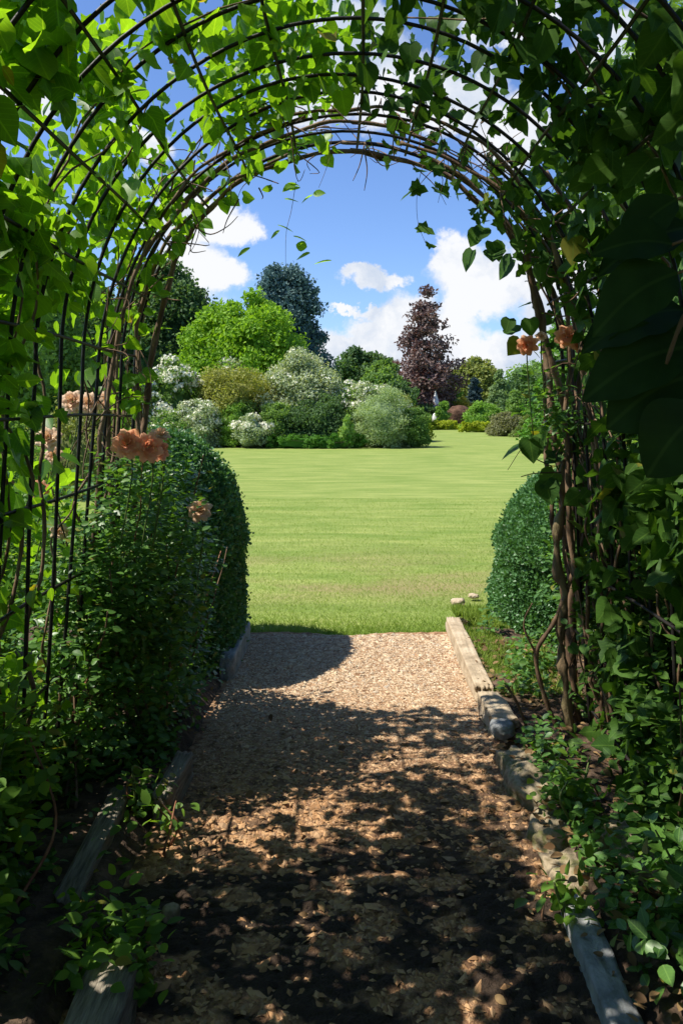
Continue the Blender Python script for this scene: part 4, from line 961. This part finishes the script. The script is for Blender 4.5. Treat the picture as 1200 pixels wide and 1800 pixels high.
sprig_bush('weed', 'leafy weed spilling over the short grey timber stub', 'weed', [((-.80, 3.02, .13), (.08, .10, .07))], 4, 120, .04, 'bed_leaf', stem='stem_green')
sprig_bush('shrub', 'leafy shoots in the bottom left corner beside the long plank', 'shrub', [((-1.06, 2.35, .42), (.08, .40, .38)), ((-1.02, 2.0, .2), (.12, .22, .2))], 9, 1300, .05, 'bed_leaf', stem='stem_green')
sprig_bush('weed', 'bright green crinkled weed growing on the bottom left path edge', 'weed', [((-.66, 2.22, .11), (.12, .16, .10)), ((-.58, 2.08, .07), (.12, .08, .05))], 5, 420, .045, 'bed_leaf', stem='stem_green')
sprig_bush('weed', 'small green weed beside the boulder on the right edge', 'weed', [((.83, 3.0, .2), (.08, .12, .10))], 4, 180, .04, 'bed_leaf', stem='stem_green')
sprig_bush('weed', 'small weed sprouting on the grey slab edge', 'weed', [((.66, 2.42, .13), (.06, .06, .04))], 3, 60, .05, 'bed_leaf', stem='stem_green')
sprig_bush('weed', 'single yellowing seedling between the left planks and the path', 'weed', [((-.66, 2.85, .16), (.05, .05, .05))], 3, 36, .05, 'bed_leaf', stem='stem_red')
# shrubs outside, further back on both sides
for i, (x, y, w, d_, h, mt, lab) in enumerate([
        (-2.9, 4.6, .8, .9, 1.35, MIDG, 'sunlit green bush outside the left trellis beside the hedge'), (-3.6, 7.2, 1.2, 1.2, 1.5, BRIGHT, 'bright round bush behind the left hedge'),
        (-4.6, 3.6, 1.3, 1.4, 1.9, BRIGHT, 'tall bright bush far out on the left'), (-2.7, 2.8, .6, .7, 1.2, BRIGHT, 'fresh green bush outside the trellis nearest the camera on the left'),
        (-5.4, 11, 1.3, 1.2, 2.0, MIDG, 'round green bush seen through the left trellis at lawn level'), (-8.0, 12.5, 1.6, 1.3, 2.3, BRIGHT, 'wide bright bush farther left beyond the round one'), (-4.9, 15, 1.3, 1.2, 1.9, OLIVE, 'olive bush on the left lawn edge behind the round bush'),
        (2.4, 4.4, .8, .9, 2.1, MIDG, 'mid green bush outside the right trellis'), (2.3, 2.7, .75, .9, 2.3, DARKG, 'dark tall bush outside the near right trellis'), (3.2, 6.8, 1.1, 1.1, 2.4, MIDG, 'broad green bush behind the right hedge'),
        (4.4, 4.6, 1.5, 1.5, 3.4, DARKG, 'high dark bush far out on the right')]):
    root = thing('bush', lab, 'bush', (x, y, 0))
    mb = MB(); cc, rad = crown(mb, (x, y, 0), w, d_, h, 0, DOME, 90, .22, 150, .075, 'quad'); mb.build('foliage', mt, root, smooth=False)
    tb = MB(); trunk(tb, (x, y, 0), h * .6, .04, 0, 5, w); tb.build('trunk', M['trunk'], root)
    if x < -2.5 and i < 3:
        n = 260; j = rng.integers(0, len(cc), n); u = rand_unit(n); u[:, 2] = abs(u[:, 2]); P = cc[j] + u * rad[j][:, None]; fb = MB()
        leaves(fb, P, norm(np.cross(u, rng.normal(size=u.shape))), u, .06, 'round'); f = fb.build('blossom', PINK, root, smooth=False); f['kind'] = 'stuff'
plant('tree', 'leafy bright tree rising behind the left trellis', 'tree', -420, 80, 260, 17, BRIGHT, BALL, 170, 220, .15, .2, tr=.12, z0=1.6)
plant('tree', 'leafy tree outside the tunnel high on the right', 'tree', 1040, 1560, -60, 9, MIDG, BALL, 120, 220, .12, .2, tr=.12, z0=1.2)
